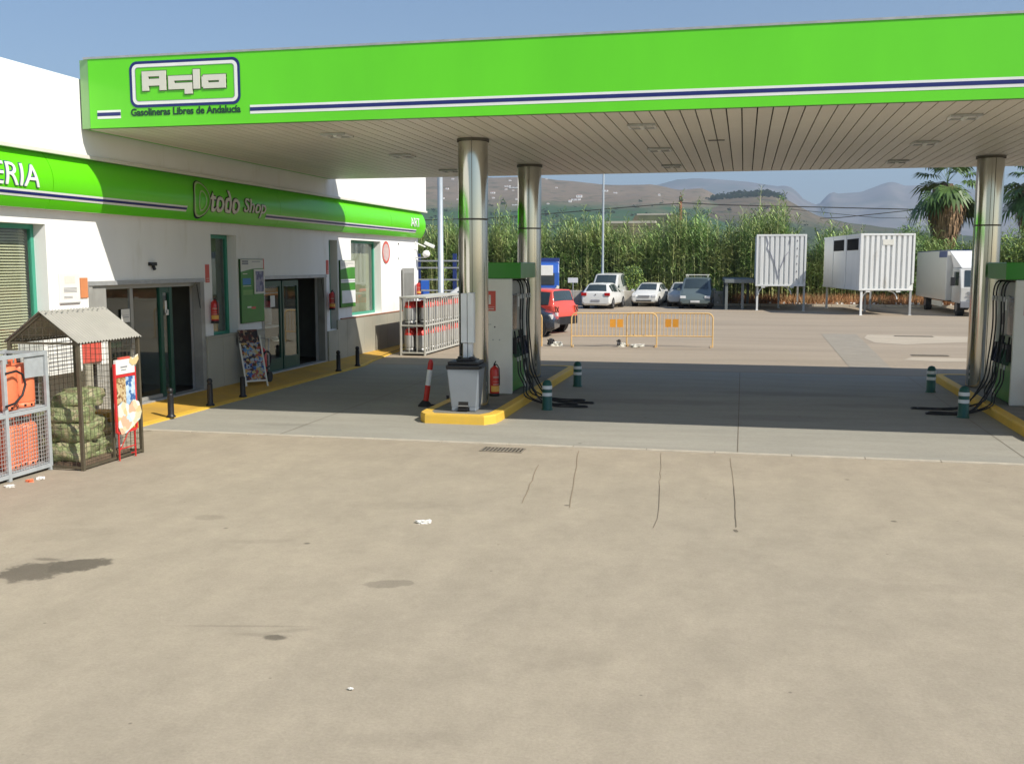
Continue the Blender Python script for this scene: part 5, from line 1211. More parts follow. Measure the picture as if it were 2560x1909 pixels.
t = thing("ibc_tank", "white plastic tank in a wire frame by the far corner of the shop", "tank", (-11.5, 36.5, 0))
mb = MB(); mb.box(-.5, .5, -.5, .5, .18, 1.15, M['white']); mb.build("tank", t, bevel=.05)
mb = MB()
for q in range(5):
    a = -.5+q*.25
    mb.bar((a, -.52, .15), (a, -.52, 1.18), .015, .015, M['galv']); mb.bar((.52, a, .15), (.52, a, 1.18), .015, .015, M['galv'])
for z in (.3, .6, .9, 1.18): mb.bar((-.52, -.52, z), (.52, -.52, z), .015, .015, M['galv']); mb.bar((.52, -.52, z), (.52, .52, z), .015, .015, M['galv'])
mb.box(-.55, .55, -.55, .55, .02, .15, M['bark']); mb.build("wire_frame", t)

# ---- white swap containers on legs
def container(label, loc, rz, W, L_, z0, z1, sidewin=False, graffiti=False):
    t = thing("container", label, "container", loc, rz); m = M['container']
    mb = MB(); mb.box(0, W, .10, L_, z0, z1, m); mb.box(0, .10, 0, .10, z0+.0, z1, m); mb.box(W-.10, W, 0, .10, z0+.35, z1, m); mb.box(.1, W-.1, .0, .10, z1-.10, z1, m); mb.box(.1, W-.1, 0, .1, z0, z0+.10, m)
    mb.add([(W-.3, 0, z0+.1), (W-.1, 0, z0+.35), (W-.1, .1, z0+.35), (W-.3, .1, z0+.1), (W, 0, z0+.35)], [(0, 1, 2, 3)], m)
    mb.build("shell", t, bevel=.01)
    mb = MB(); n = 9; x0, x1 = .14, W-.14; s_ = (x1-x0)/n
    for i in range(n):
        a = x0+s_*i
        prof = [(a, .098), (a+s_*.22, .098), (a+s_*.34, .015), (a+s_*.88, .015), (a+s_, .098)]
        for p, q in zip(prof, prof[1:]):
            mb.quad((p[0], p[1], z0+.10), (q[0], q[1], z0+.10), (q[0], q[1], z1-.10), (p[0], p[1], z1-.10), m)
        mb.add([(x, y, z0+.101) for x, y in prof], [tuple(range(5))], m)
    mb.build("ribbed_front", t, fix=False)
    if sidewin:
        for y in (.35, 3.4):
            mb = MB(); mb.box(-.02, -.001, y+.2, y+2.5, z1-.78, z1-.22, pm("dark_opening", (.006, .006, .006), .8, spec=.1)); mb.build("window", t)
        mb = MB()
        for y in (0.0, 3.0, 6.0): mb.box(-.03, -.001, y, y+.12, z0, z1, m)
        mb.box(-.03, -.001, .12, L_, z1-.1, z1, m); mb.box(-.03, -.001, .12, L_, z0, z0+.12, m); mb.build("side_rail", t)
        mb = MB(); mb.box(W*.40, W*.60, -.002, .012, z1-.55, z1-.28, M['offwhite']); mb.build("plate", t)
    if graffiti:
        mb = MB(); gm = pm("spray_paint", (.12, .12, .20), .6)
        P_ = [(.5, 3.9), (.62, 3.55), (.55, 3.3), (.75, 3.0), (.95, 2.5), (1.1, 2.0), (1.15, 1.7)]; Q_ = [(1.75, 3.8), (1.65, 3.5)]; R2 = [(1.65, 3.1), (1.5, 2.9), (1.35, 2.5), (1.2, 2.1)]
        for PP in (P_, Q_, R2):
            for a, b in zip(PP, PP[1:]): mb.bar((a[0], .008, a[1]), (b[0], .008, b[1]), .012, .05, gm, up=Vector((0, 1, 0)))
        mb.build("paint_marks", t)
        mb = MB()
        for k in range(6): mb.box(2.08, 2.11, -.006, .012, z0+.35+k*.40, z0+.42+k*.40, M['dark'])
        mb.build("rivet", t)
    for (x, y) in ((.06, .25), (W-.10, .25), (.06, L_-.6), (W-.10, L_-.6), (W*.5, L_*.5)):
        if sidewin and y < 1 and x < 1: y = .05
        mb = MB(); mb.box(x, x+.10, y, y+.10, 0, z0, m if x < 1 else M['galv']); mb.box(x-.03, x+.13, y-.03, y+.13, 0, .02, m); mb.build("leg", t)
    mb = MB(); a0 = [(.16+.5*(1-cos(q)), .2, z0-.45+.45*sin(q)) for q in [radians(k*15) for k in range(7)]]; mb.tube(a0, .03, m, 6); mb.tube([(W*.72-.0-.4*(1-cos(q)), .2, z0-.02-.4*(1-sin(q))) for q in [radians(k*15) for k in range(7)]], .03, m, 6); mb.build("brace", t)
    mb = MB(); mb.box(.3, .5, .02, .12, z0-.08, z0, m); mb.box(W-.8, W-.6, .02, .12, z0-.08, z0, m); mb.build("lug", t)
    return t
container("white ribbed container on legs with dark spray marks, left of the pair", (.62, 56.0, 0), radians(0), 2.56, 7.4, 1.30, 4.02, graffiti=True)
container("white ribbed container on legs with two dark windows, right of the pair", (5.48, 52.0, 0), radians(7.5), 2.52, 8.4, 1.20, 3.93, sidewin=True)
t = thing("swap_frame", "empty grey platform on legs beside the left white container", "platform", (-1.0, 56.5, 0), radians(2))
mb = MB(); mb.box(0, 1.55, 0, 8, 1.45, 1.66, pm("platform_grey", (.16, .18, .18), .6, var=.15)); mb.build("deck", t, bevel=.02)
for (x, y) in ((.9, .2), (.02, 5.5), (1.4, 6), (.05, .1)):
    mb = MB(); mb.box(x, x+.14, y, y+.14, 0, 1.45, MATS["platform_grey"]); mb.build("leg", t)

# ---- white box lorry on the right
t = thing("box_lorry", "white box lorry parked facing the camera behind the right column", "lorry", (10.87, 54.0, 0), radians(1))
mb = MB(); mb.box(-1.15, 1.2, 0, 8.0, .68, 3.15, M['whitecar']); mb.build("box_body", t, bevel=.03)
mb = MB(); mb.box(-1.16, -.0, -.01, 7.9, 3.12, 3.162, M['dblue']); mb.box(-1.165, -1.151, -.0, 1.8, 2.8, 3.1, M['dblue']); mb.build("trim", t)
mb = MB(); mb.prism([(-2.15, .62), (-2.2, 1.35), (-1.85, 2.25), (-.25, 2.3), (-.25, .62)], -.92, 1.02, 'x', M['silvercar']); mb.build("cab", t, bevel=.04)
mb = MB(); mb.add([(-.80, -1.75, 2.28), (.90, -1.75, 2.28), (1.1, -.1, 3.12), (-1.05, -.1, 3.12), (-.85, -.1, 2.3), (.95, -.1, 2.3)], [(0, 1, 2, 3), (0, 3, 4), (1, 5, 2), (3, 2, 5, 4), (0, 4, 5, 1)], M['white']); mb.build("wind_deflector", t, bevel=.02)
mb = MB(); mb.add([(-.74, -2.205, 1.42), (.84, -2.205, 1.42), (.80, -1.90, 2.18), (-.70, -1.90, 2.18)], [(0, 1, 2, 3)], M['carglass']); mb.build("windscreen", t, fix=False)
mb = MB(); mb.box(-.935, -.922, -1.75, -.75, 1.45, 2.1, M['carglass']); mb.build("side_window", t)
mb = MB(); mb.box(-.9, 1.0, -2.24, -2.16, .42, .72, pm("grey_bumper", (.22, .23, .25), .5)); mb.box(-.35, .15, -2.27, -2.24, .5, .66, PL); mb.build("bumper", t, bevel=.02)
mb = MB(); mb.box(-.6, .7, -2.235, -2.2, 1.0, 1.04, M['ink']); mb.box(-.6, .7, -2.225, -2.19, 1.13, 1.17, M['ink']); mb.box(-.5, -.2, -2.23, -2.2, .86, .92, M['lampred']); mb.build("grille", t)
mb = MB(); mb.box(-1.32, -1.14, -2.0, -1.9, 1.45, 1.85, M['black']); mb.bar((-1.15, -1.95, 1.75), (-.9, -1.8, 1.9), .02, .02, M['black']); mb.build("mirror", t)
for y, s0 in ((-1.35, .9), (5.4, 1.1)):
    for s_ in (-1, 1): mb = MB(); mb.cyl((s_*(s0-.3), y, .42), (s_*s0, y, .42), .42, M['tyre'], 24); wo = mb.build("wheel", t); mb = MB(); mb.cyl((s_*(s0-.02), y, .42), (s_*(s0+.01), y, .42), .2, M['rim'], 16); mb.build("rim", wo)
mb = MB(); mb.box(-.5, .5, -.2, 7.8, .55, .75, M['dark']); mb.box(-1.1, -1.05, 1.0, 3.6, .35, .62, M['offwhite']); mb.build("chassis", t)

# ---- lamp posts, utility poles and wires
t = thing("street_lamp", "thick galvanised lamp post rising just beyond the far bottle cage", "lamp post", (-11.4, 38.0, 0))
mb = MB(); mb.lathe([(.16, 0), (.16, .03), (.115, .04), (.10, 6.0), (.07, 10.0)], pm("lamp_post_steel", (.45, .50, .53), .4, .3, var=.06), 20); mb.build("pole", t)
mb = MB(); mb.bar((0, 0, 9.9), (1.6, 0, 10.3), .08, .08, MATS["lamp_post_steel"]); mb.box(1.3, 2.0, -.14, .14, 10.24, 10.38, M['galv']); mb.build("lamp_head", t)
t = thing("street_lamp", "thin tall lamp post in front of the reeds behind the white van", "lamp post", (-8.42, 62.4, 0))
mb = MB(); mb.lathe([(.09, 0), (.075, 2), (.05, 10)], MATS["lamp_post_steel"], 12); mb.build("pole", t)
mb = MB(); mb.bar((0, 0, 9.9), (1.4, 0, 10.2), .06, .06, MATS["lamp_post_steel"]); mb.box(1.2, 1.8, -.12, .12, 10.16, 10.28, M['galv']); mb.build("lamp_head", t)
t = thing("utility_pole", "brown wooden utility pole standing in the reeds", "pole", (-4.45, 73.5, 0))
mb = MB(); mb.lathe([(.12, 0), (.09, 7.2), (0, 7.2)], pm("wooden_pole", (.20, .09, .05), .85, var=.2, scale=4, stretch=(3, 3, .4)), 12); mb.build("pole", t)
mb = MB(); mb.box(-.11, .11, -.1, .1, 6.85, 7.15, M['dark']); mb.build("bracket", t)
def wire(label, pts, r=.02, sag=.0):
    P_ = [at_y(*p) for p in pts]; base = Vector((P_[0].x, P_[0].y, 0)); S_ = []
    for a, b in zip(P_, P_[1:]):
        for i in range(8): S_.append(a.lerp(b, i/8)+Vector((0, 0, -sag*sin(pi*i/8))))
    S_.append(P_[-1]); mb = MB(); mb.tube([p for p in S_], r, M['dark'], 6); single(mb, "overhead_wire", label, "wire")
wire("dark overhead wire running right from the utility pole to the palms", [(1704, 507, 73.5), (1800, 512, 73.5), (2300, 524, 73.5), (2600, 530, 73.5)], .035)
wire("dark overhead wire running left from the utility pole to the street lamp", [(1704, 509, 73.5), (1640, 512, 73.5), (1400, 532, 73.5), (1230, 545, 73.5), (1000, 552, 73.5)], .03)
wire("thin overhead wire low across the reeds on the left", [(1640, 566, 72), (1460, 566, 72), (1230, 562, 72), (1000, 566, 72)], .022)
wire("thin overhead wire climbing towards the palms", [(2050, 546, 75), (2100, 544, 75), (2200, 534, 75), (2320, 521, 75)], .028)
wire("thinnest overhead wire below the palm crowns", [(1900, 516, 76), (2200, 545, 76), (2400, 546, 76)], .018)
t = thing("road_sign", "small white sign on a post in front of the reeds left of the white van", "sign", (-10.0, 60.9, 0))
mb = MB(); mb.cyl((0, 0, 0), (0, 0, 1.5), .03, M['galv'], 8); mb.build("post", t); mb = MB(); mb.box(-.3, .3, -.04, -.01, 1.35, 1.65, M['paper']); mb.build("plate", t)

# ================================================================= VEGETATION
def leafmesh(name, quads, mats, smooth=False):
    """quads: list of (verts, material index)"""
    vs = []; fs = []; mi = []
    for q, m in quads:
        o_ = len(vs); vs += q; fs.append(tuple(range(o_, o_+len(q)))); mi.append(m)
    me = bpy.data.meshes.new(name); me.from_pydata(vs, [], fs)
    for m in mats: me.materials.append(m)
    me.polygons.foreach_set("material_index", mi); me.update()
    o = bpy.data.objects.new(name, me); COL.objects.link(o); return o
rr = random.Random(11)
Q = []
def reed(x, y, h, lean, az):
    d = Vector((cos(az)*lean, sin(az)*lean, 1)); base = Vector((x, y, .2)); top = base+d*h
    w_ = .010+.006*rr.random(); a = rr.uniform(0, pi); s_ = Vector((cos(a), sin(a), 0))*w_*2
    n = 2; pr = None
    Q.append(([base-s_, base+s_, top+s_*.2, top-s_*.2], 1))
    nl = int(h*5)
    for i in range(nl):
        t = .10+.90*(i/nl)**.8; p = base.lerp(top, t); az2 = i*pi+rr.uniform(-1.0, 1.0); L_ = rr.uniform(.45, .95)*(1 if t < .9 else .65)
        up = rr.uniform(.5, 1.3); hd = Vector((cos(az2), sin(az2), 0)); sd_ = Vector((-sin(az2), cos(az2), 0))*rr.uniform(.022, .040)
        m1 = p+hd*L_*.38+Vector((0, 0, up*L_*.5)); e_ = p+hd*L_*.85+Vector((0, 0, (up-.45)*L_*.7))
        Q.append(([p-sd_*.5, p+sd_*.5, m1+sd_, m1-sd_], 0)); Q.append(([m1-sd_, m1+sd_, e_], 0))
def hmax(x):
    if x < -3: b = 4.7
    elif x < 2.5: b = 5.1
    elif x < 6.5: b = 4.3
    else: b = 3.7
    return b+1.3*noise.noise(Vector((x*.35, 0, 0)))+1.5*noise.noise(Vector((x*1.1, 4, 0)))
for i in range(6200):
    x = rr.uniform(-26, 26); y = 65.2+5.2*rr.random()**1.3
    h = hmax(x)*rr.uniform(.66, 1.08)*(1.0 if y > 66 else .85)
    if rr.random() < .05: h *= 1.22
    reed(x, y, h, rr.uniform(0, .10), rr.uniform(0, 6.3))
o = leafmesh("reed_bed", Q, [M['leaf'], M['stem']]); tag(o, "tall dense green giant reeds along the back of the car park", "reeds", kind="stuff")
# dry grass and rubbish strip
Q = []
for i in range(15000):
    x = rr.uniform(-12, 26); y = rr.uniform(62.6, 65.6)
    if x < -1.0 and rr.random() < .8: continue
    h = rr.uniform(.15, .70); a = rr.uniform(0, 2*pi); s_ = Vector((cos(a), sin(a), 0))*rr.uniform(.015, .035); ln = Vector((rr.uniform(-.3, .3), rr.uniform(-.3, .3), h)); p = Vector((x, y, .12))
    Q.append(([p-s_, p+s_, p+ln], 0))
o = leafmesh("dry_grass", Q, [M['drygrass']]); tag(o, "reddish brown dry grass under the white containers", "grass", kind="stuff")
Q = []
for i in range(120):
    x = rr.uniform(-6, 22); y = rr.uniform(62.25, 63.2); s_ = rr.uniform(.04, .16)
    p = Vector((x, y, .15)); Q.append(([p, p+Vector((s_, .02, .0)), p+Vector((s_*.8, .03, s_*.8)), p+Vector((.0, .0, s_*.6))], 0))
o = leafmesh("scattered_litter", Q, [M['paper']]); tag(o, "pale scraps of litter strewn along the dry grass strip", "litter", kind="stuff")
def bushm(name, label, c, rx, ry, rz_, n, mats, ls=.12, cat="bush", parts=True, trunk=True):
    t = thing(name, label, cat, (c[0], c[1], 0)); Q = []
    for i in range(n):
        while True:
            p = Vector((rr.uniform(-1, 1), rr.uniform(-1, 1), rr.uniform(-1, 1)))
            if p.length < 1 and noise.noise(p*2.2+Vector((c[0], c[1], 0))) > -.25+.5*(p.length-.6): break
        p = Vector((p.x*rx, p.y*ry, c[2]+p.z*rz_)); a = Vector((rr.gauss(0, 1), rr.gauss(0, 1), rr.gauss(0, .7))).normalized(); b = a.orthogonal().normalized(); l = ls*rr.uniform(.6, 1.3)
        Q.append(([p, p+a*l*.5+b*l*.3, p+a*l, p+a*l*.5-b*l*.3], rr.randrange(len(mats))))
    o = leafmesh("crown", Q, mats); o.parent = t
    if trunk:
        mb = MB()
        for k in range(4):
            a = k*1.7; mb.cyl((0.05*cos(a), .05*sin(a), 0), (rx*.5*cos(a), ry*.5*sin(a), c[2]), .04, M['bark'], 6, .015)
        mb.build("trunk", t)
    return t
bushm("bush", "leafy bush between the reeds and the white van", (-6.7, 63.6, 1.3), .8, .6, 1.2, 1500, [M['bush'], M['bushlight']])
bushm("bush", "low green bush at the left leg of the empty platform", (-1.2, 63.0, .7), .7, .5, .7, 900, [M['bush'], M['bushlight']], .1)
bushm("bush", "dark leafy bush between the right container and the box lorry", (9.35, 65.0, 2.6), 1.2, .9, 2.2, 3200, [M['bush']], .16)
bushm("bush", "bright yellow green bush right of the right column", (16.0, 66, 2.5), 1.7, 1.2, 2.0, 3800, [M['bushlight'], M['bush']], .16)
bushm("bush", "green bush behind the box lorry and palms", (12.6, 71.8, 2.3), 2.6, 1.2, 2.2, 3600, [M['bush']], .18)
# palms
def palm(label, x, y, zc, seed, R_=2.1):
    t = thing("palm_tree", label, "palm", (x, y, 0)); pr = random.Random(seed)
    mb = MB(); mb.lathe([(.38, 0), (.33, .5), (.30, zc-1.0), (.34, zc)], M['bark'], 14); mb.build("trunk", t)
    Q = []
    def fan(base, d, L_, fr, m, droop):
        """petiole then a fan of split blades"""
        tip = base+d*L_+Vector((0, 0, -droop*.35*L_)); side = d.cross(Vector((0, 0, 1)))
        if side.length < .1: side = Vector((1, 0, 0))
        side.normalize(); w0 = side*.025; Q.append(([base-w0, base+w0, tip+w0*.6, tip-w0*.6], m))
        fd = (tip-base).normalized(); fd = (fd+Vector((0, 0, -.35*droop))).normalized(); side = fd.cross(Vector((0, 0, 1)))
        if side.length < .1: side = Vector((1, 0, 0))
        side.normalize(); nrm = side.cross(fd)
        n = 20
        for k in range(n):
            a = radians(-118+236*k/(n-1)); dr = fd*cos(a)+side*sin(a); l = fr*(1-.18*abs(a))*pr.uniform(.88, 1.08); pp = fd*(-sin(a))+side*cos(a)
            pm_ = tip+dr*l*.62+nrm*.03*(-1)**k; e_ = tip+dr*l+Vector((0, 0, -.30*l*pr.uniform(.6, 1.4)))
            wd = pp*l*.075; Q.append(([tip, pm_-wd, pm_+wd], m)); Q.append(([pm_-wd, pm_+wd, e_], m))
    for i in range(26):
        az = i*2.4+pr.uniform(-.2, .2); el = radians(pr.uniform(-12, 75) if i % 4 else -25); d = Vector((cos(az)*cos(el), sin(az)*cos(el), sin(el)))
        fan(Vector((0, 0, zc+.1)), d, R_*.55*pr.uniform(.8, 1.1), R_*.48*pr.uniform(.85, 1.1), 0, 1.0 if el < .5 else .5)
    for az in (-1.7, -1.2, -.4):
        d = Vector((cos(az)*.5, sin(az)*.5, -.85)).normalized(); fan(Vector((.25*cos(az), .25*sin(az), zc-.1)), d, 1.15, .62, 1, .3)
    o = leafmesh("crown", Q, [M['palmleaf'], M['palmnew']]); o.parent = t
    Q = []
    for i in range(2600):
        az = pr.uniform(0, 2*pi); z0 = zc-.1-3.3*pr.random()**1.05; r0 = .42+.80*max(0, 1-abs((zc-z0)-1.3)/2.2)*pr.uniform(.45, 1.0); L_ = pr.uniform(.6, 1.25)
        p = Vector((r0*cos(az), r0*sin(az), z0)); s_ = Vector((-sin(az), cos(az), 0))*pr.uniform(.02, .06); e_ = p+Vector((pr.uniform(-.12, .12), pr.uniform(-.12, .12), -L_)); m_ = p.lerp(e_, .5)+Vector((cos(az)*.1, sin(az)*.1, 0))
        Q.append(([p-s_*.4, p+s_*.4, m_+s_, m_-s_], 0)); Q.append(([m_-s_, m_+s_, e_], 0))
    o = leafmesh("dead_leaf_skirt", Q, [M['palmdry']]); o.parent = t
palm("shaggy fan palm with a thick brown skirt of dead leaves behind the box lorry", 12.42, 70, 7.5, 3, 3.1)
palm("fan palm cut by the right edge of the picture", 17.7, 70, 7.5, 5, 3.0)

# ================================================================= HILLS, MOUNTAINS, FAR HOUSES
def interp(tab, x):
    if x <= tab[0][0]: return tab[0][1]
    for (a, b), (c, d) in zip(tab, tab[1:]):
        if x <= c: return b+(d-b)*(x-a)/(c-a)
    return tab[-1][1]
ridge1 = [(-3000, 260), (-1500, 240), (-900, 190), (-727, 181), (-600, 177), (-493, 173), (-411, 173), (-356, 165), (-314, 161), (-276, 156), (-232, 153), (-180, 154), (-128, 145), (-77, 144), (-57, 132), (-35, 124), (40, 100), (150, 40), (260, 0), (3000, 0)]
def hill1(x, y):
    xr = x*2000/max(y, 800)                      # fold the slope towards the viewer's valley
    r = interp(ridge1, xr)
    t = max(0, min(1, (y-650)/1350)); 
    if y > 2000: t = max(0, 1-(y-2000)/1500)
    v = r*t**1.25
    v += (noise.noise(Vector((x*.004, y*.004, 1)))*26+noise.noise(Vector((x*.013, y*.013, 2)))*9)*t*(1-t)*3.2*min(1, r/60)
    v += noise.noise(Vector((x*.02, y*.02, 7)))*2.5*t*min(1, r/60)
    return v-1.0
ridge2 = [(-400, 0), (-160, 92), (-51, 109), (-18, 114), (24, 116), (50, 112), (80, 95), (110, 79), (155, 67), (213, 60), (256, 53), (400, 40), (800, 60), (1500, 40), (3000, 0)]
def hill2(x, y):
    r = interp(ridge2, x*1700/max(y, 700)); t = max(0, min(1, (y-900)/800))
    if y > 1700: t = max(0, 1-(y-1700)/900)
    return r*t**1.2+noise.noise(Vector((x*.01, y*.01, 5)))*7*t*(1-t)*3*min(1, r/40)+noise.noise(Vector((x*.05, y*.05, 9)))*1.5*t*min(1, r/40)-1
def terrain(name, f, x0, x1, nx, y0, y1, ny, m):
    vs = [(x0+(x1-x0)*i/nx, y0+(y1-y0)*j/ny, f(x0+(x1-x0)*i/nx, y0+(y1-y0)*j/ny)) for j in range(ny+1) for i in range(nx+1)]
    fs = [(j*(nx+1)+i, j*(nx+1)+i+1, (j+1)*(nx+1)+i+1, (j+1)*(nx+1)+i) for j in range(ny) for i in range(nx)]
    b = MB(); b.add(vs, fs, m, True); return struct(b, name, fix=False)
def hillmat(name, brown, green, dark, zc, zw):
    m = bpy.data.materials.new(name); m.use_nodes = True; t = m.node_tree; L = t.links; b = t.nodes["Principled BSDF"]; b.inputs["Roughness"].default_value = .95; b.inputs["Specular IOR Level"].default_value = .1
    g = _n(t, "ShaderNodeNewGeometry"); sx = _n(t, "ShaderNodeSeparateXYZ"); L.new(g.outputs["Position"], sx.inputs[0])
    n1 = _n(t, "ShaderNodeTexNoise"); n1.inputs["Scale"].default_value = .006; n1.inputs["Detail"].default_value = 8; n1.inputs["Roughness"].default_value = .65; L.new(g.outputs["Position"], n1.inputs["Vector"])
    n2 = _n(t, "ShaderNodeTexNoise"); n2.inputs["Scale"].default_value = .035; n2.inputs["Detail"].default_value = 6; n2.inputs["Roughness"].default_value = .7; L.new(g.outputs["Position"], n2.inputs["Vector"])
    ma = _n(t, "ShaderNodeMath", operation='MULTIPLY_ADD'); ma.inputs[1].default_value = -zw*4; L.new(n1.outputs[0], ma.inputs[0]); L.new(sx.outputs[2], ma.inputs[2])
    r = _n(t, "ShaderNodeMapRange"); r.inputs[1].default_value = zc-zw*2-zw*.5; r.inputs[2].default_value = zc-zw*2+zw*.5; L.new(ma.outputs[0], r.inputs[0])
    mx = _n(t, "ShaderNodeMix", data_type='RGBA'); mx.inputs[6].default_value = (*green, 1); mx.inputs[7].default_value = (*brown, 1); L.new(r.outputs[0], mx.inputs[0])
    r2 = _n(t, "ShaderNodeMapRange"); r2.inputs[1].default_value = .52; r2.inputs[2].default_value = .68; L.new(n2.outputs[0], r2.inputs[0])
    m2 = _n(t, "ShaderNodeMix", data_type='RGBA'); m2.inputs[7].default_value = (*dark, 1); L.new(mx.outputs[2], m2.inputs[6]); L.new(r2.outputs[0], m2.inputs[0]); L.new(m2.outputs[2], b.inputs["Base Color"])
    return m
HM1 = hillmat("brown_green_hill", (.20, .16, .115), (.05, .10, .045), (.075, .085, .05), 88, 20)
HM2 = hillmat("scrubby_hill", (.15, .12, .08), (.055, .075, .04), (.045, .06, .035), 60, 20)
terrain("hills", hill1, -2600, 600, 230, 600, 3500, 110, HM1)
terrain("hills", hill2, -500, 2400, 180, 850, 2600, 70, HM2)
ridge3 = [(-9000, 500), (-1500, 520), (-900, 500), (-580, 529), (-449, 562), (-330, 568), (-213, 561), (-170, 557), (18, 538), (120, 520), (204, 506), (240, 512), (290, 499), (330, 465), (360, 426), (410, 400), (452, 384), (475, 395), (511, 443), (546, 467), (565, 458), (582, 454), (719, 461), (807, 493), (850, 510), (894, 523), (925, 520), (953, 512), (983, 497), (1070, 498), (1317, 475), (1691, 445), (3000, 430), (9000, 400)]
def mtn(x, y):
    r = interp(ridge3, x*7000/max(y, 4000)); t = max(0, min(1, (y-4200)/2800))
    if y > 7000: t = max(0, 1-(y-7000)/2500)
    return r*t**1.15+noise.noise(Vector((x*.0016, y*.0016, 3)))*120*t*(1-t)*2.6+noise.noise(Vector((x*.006, y*.006, 6)))*40*t*(1-t)*2-2
terrain("mountains", mtn, -5200, 6200, 420, 4200, 9400, 80, pm("bare_mountain", (.20, .17, .14), .95, var=.3, scale=.004, col2=(.10, .11, .07), c2scale=.003))
# scrub on the near ridges and in the valley behind the reeds
Q = []
for i in range(900):
    y = rr.uniform(300, 1500); x = rr.uniform(-.42, .34)*y
    z = max(hill1(x, y), hill2(x, y), 0); s_ = rr.uniform(2.5, 6)*(1 if y > 700 else .5)
    for k in range(10):
        p = Vector((x+rr.gauss(0, s_*.5), y+rr.gauss(0, s_*.3), z+abs(rr.gauss(0, s_*.35)))); a = rr.uniform(0, pi); l = s_*rr.uniform(.2, .45); d = Vector((cos(a), .5*sin(a), 0))*l
        Q.append(([p-d, p+d*.9, p+d*.3+Vector((0, 0, l)), p-d*.5+Vector((0, 0, l*.8))], 0))
for i in range(260):
    y = rr.uniform(1640, 1720); x = rr.uniform(-60, 60)*y/1700; z = hill2(x, y); s_ = rr.uniform(2, 5)
    for k in range(8):
        p = Vector((x+rr.gauss(0, s_*.5), y, z+abs(rr.gauss(0, s_*.5)))); l = s_*rr.uniform(.25, .5); Q.append(([p+Vector((-l, 0, 0)), p+Vector((l, 0, 0)), p+Vector((l*.3, 0, l)), p+Vector((-l*.5, 0, l*.9))], 0))
o = leafmesh("distant_trees", Q, [pm("far_tree_leaf", (.035, .055, .022), .9, var=.3, scale=.02, island=.3)]); tag(o, "dark scrub and orchard trees scattered over the far hills", "trees", kind="stuff")
# white houses on the slope, found where the sight line meets the hillside
def onhill(u, v):
    d = _ray(u, v); y = 620
    while y < 2100:
        p = Vector((0, 0, CAMH))+d*(y/d.y)
        if p.z <= hill1(p.x, p.y): return p
        y += 4
    return None
H_ = [(1116, 442, 9, 4), (1132, 449, 6, 4), (1118, 474, 8, 5), (1106, 497, 10, 4), (1146, 500, 8, 4), (1275, 453, 6, 4), (1269, 467, 14, 4), (1285, 470, 22, 3), (1265, 476, 6, 5), (1283, 478, 5, 4), (1232, 484, 11, 5), (1233, 496, 6, 4), (1293, 499, 8, 4), (1291, 513, 20, 3), (1298, 521, 8, 4), (1366, 449, 5, 3), (1391, 471, 5, 4), (1370, 511, 6, 4), (1448, 494, 14, 8), (1440, 501, 22, 5), (1425, 506, 7, 7), (1513, 479, 14, 5), (1538, 483, 9, 3), (1648, 489, 5, 5)]
proto = None
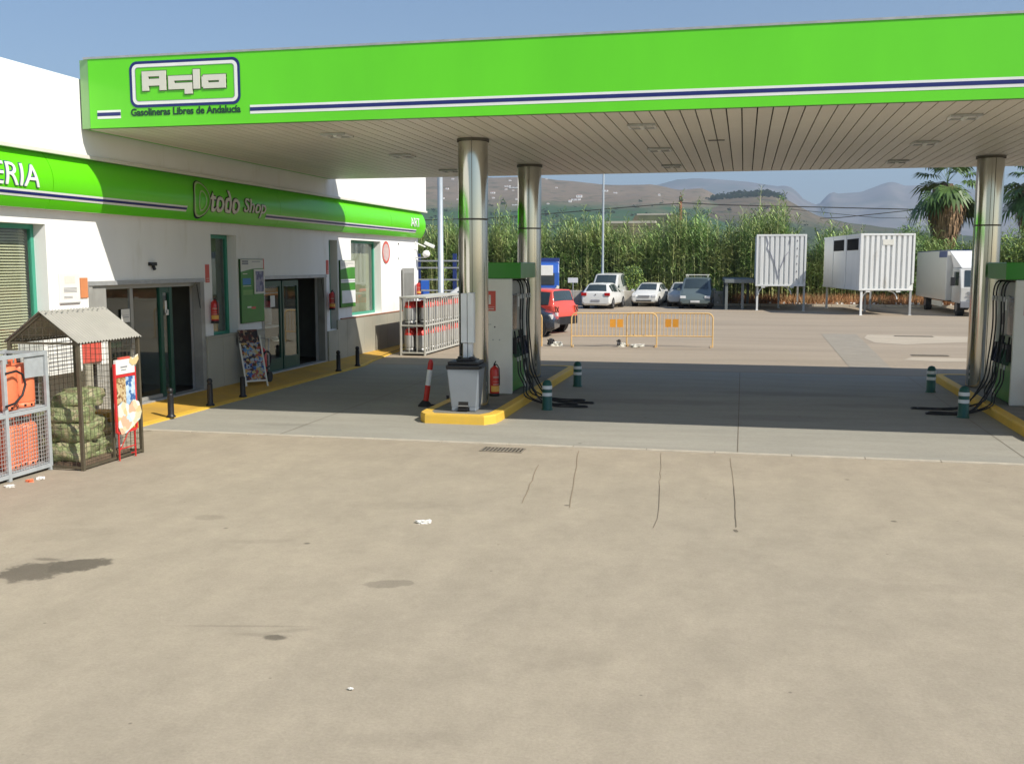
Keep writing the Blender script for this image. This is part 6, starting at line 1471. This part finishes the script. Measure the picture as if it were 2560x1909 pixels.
for i, (u, v, wpx, hpx) in enumerate(H_):
    p = onhill(u, v)
    if p is None: p = at_y(u, v, 1990); p.z = hill1(p.x, p.y)
    k = p.y/2560; W_ = wpx*k; Hh = hpx*k
    if proto is None:
        t = thing("hillside_house", "small white house on the far brown and green hillside", "house", p, 0, "white houses on the hillside")
        mb = MB(); mb.box(-.5, .5, -.5, .5, -.3, .8, M['white']); mb.build("wall", t)
        mb = MB(); mb.add([(-.53, -.53, .8), (.53, -.53, .8), (.53, .53, .8), (-.53, .53, .8), (-.3, 0, 1.0), (.3, 0, 1.0)], [(0, 1, 5, 4), (1, 2, 5), (2, 3, 4, 5), (3, 0, 4)], pm("tile_roof", (.40, .20, .12), .9)); mb.build("roof", t)
        for q in (-.2, .22):
            mb = MB(); mb.box(q-.06, q+.06, -.52, -.501, .25, .55, M['dark']); mb.build("window", t)
        proto = t
    else: t = dup(proto, p)
    t.scale = (W_, max(W_*.7, Hh), Hh)
def viaduct(label, u0, u1, v, y, h):
    a = at_y(u0, v, y); b = at_y(u1, v, y); t = thing("viaduct", label, "bridge", (a.x, y, 0)); L_ = b.x-a.x
    mb = MB(); mb.box(0, L_, -4, 4, a.z-h, a.z, pm("pale_concrete", (.50, .46, .38), .8, var=.1)); mb.build("deck", t)
    n = max(2, int(L_/12))
    mb = MB(); mb.add([(-14, -7, -1), (L_+14, -7, -1), (L_+1, -3.9, a.z-h), (-1, -3.9, a.z-h), (-14, 7, -1), (L_+14, 7, -1), (L_+1, 3.9, a.z-h), (-1, 3.9, a.z-h)], [(0, 1, 2, 3), (5, 4, 7, 6), (3, 2, 6, 7), (0, 3, 7, 4), (1, 5, 6, 2)], pm("embankment_scrub", (.10, .11, .05), .95, var=.4, scale=.15, col2=(.20, .15, .09), c2scale=.06)); mb.build("embankment", t)
viaduct("pale concrete road bridge above the reed tops, left of the utility pole", 1512, 1640, 554, 420, .9)
viaduct("pale concrete road bridge farther back, just left of the utility pole", 1594, 1686, 535, 560, .8)

# ================================================================= HAZE
mb = MB(); mb.box(-5600, 6600, -300, 9800, -2.2, 700, None)
me = bpy.data.meshes.new("haze"); me.from_pydata(mb.v, [], mb.f); hz = bpy.data.objects.new("haze", me); COL.objects.link(hz)
hm = bpy.data.materials.new("haze"); hm.use_nodes = True; t = hm.node_tree; t.nodes.remove(t.nodes["Principled BSDF"])
pv = t.nodes.new("ShaderNodeVolumePrincipled"); pv.inputs["Color"].default_value = (.62, .78, 1, 1); pv.inputs["Density"].default_value = HAZE = 1.6e-4; pv.inputs["Anisotropy"].default_value = .2
t.links.new(pv.outputs[0], t.nodes["Material Output"].inputs["Volume"]); me.materials.append(hm); hm.cycles.homogeneous_volume = True if hasattr(hm.cycles, 'homogeneous_volume') else None
hz["kind"] = "stuff"; hz["label"] = "thin blue haze over the far hills and mountains"; hz["category"] = "haze"
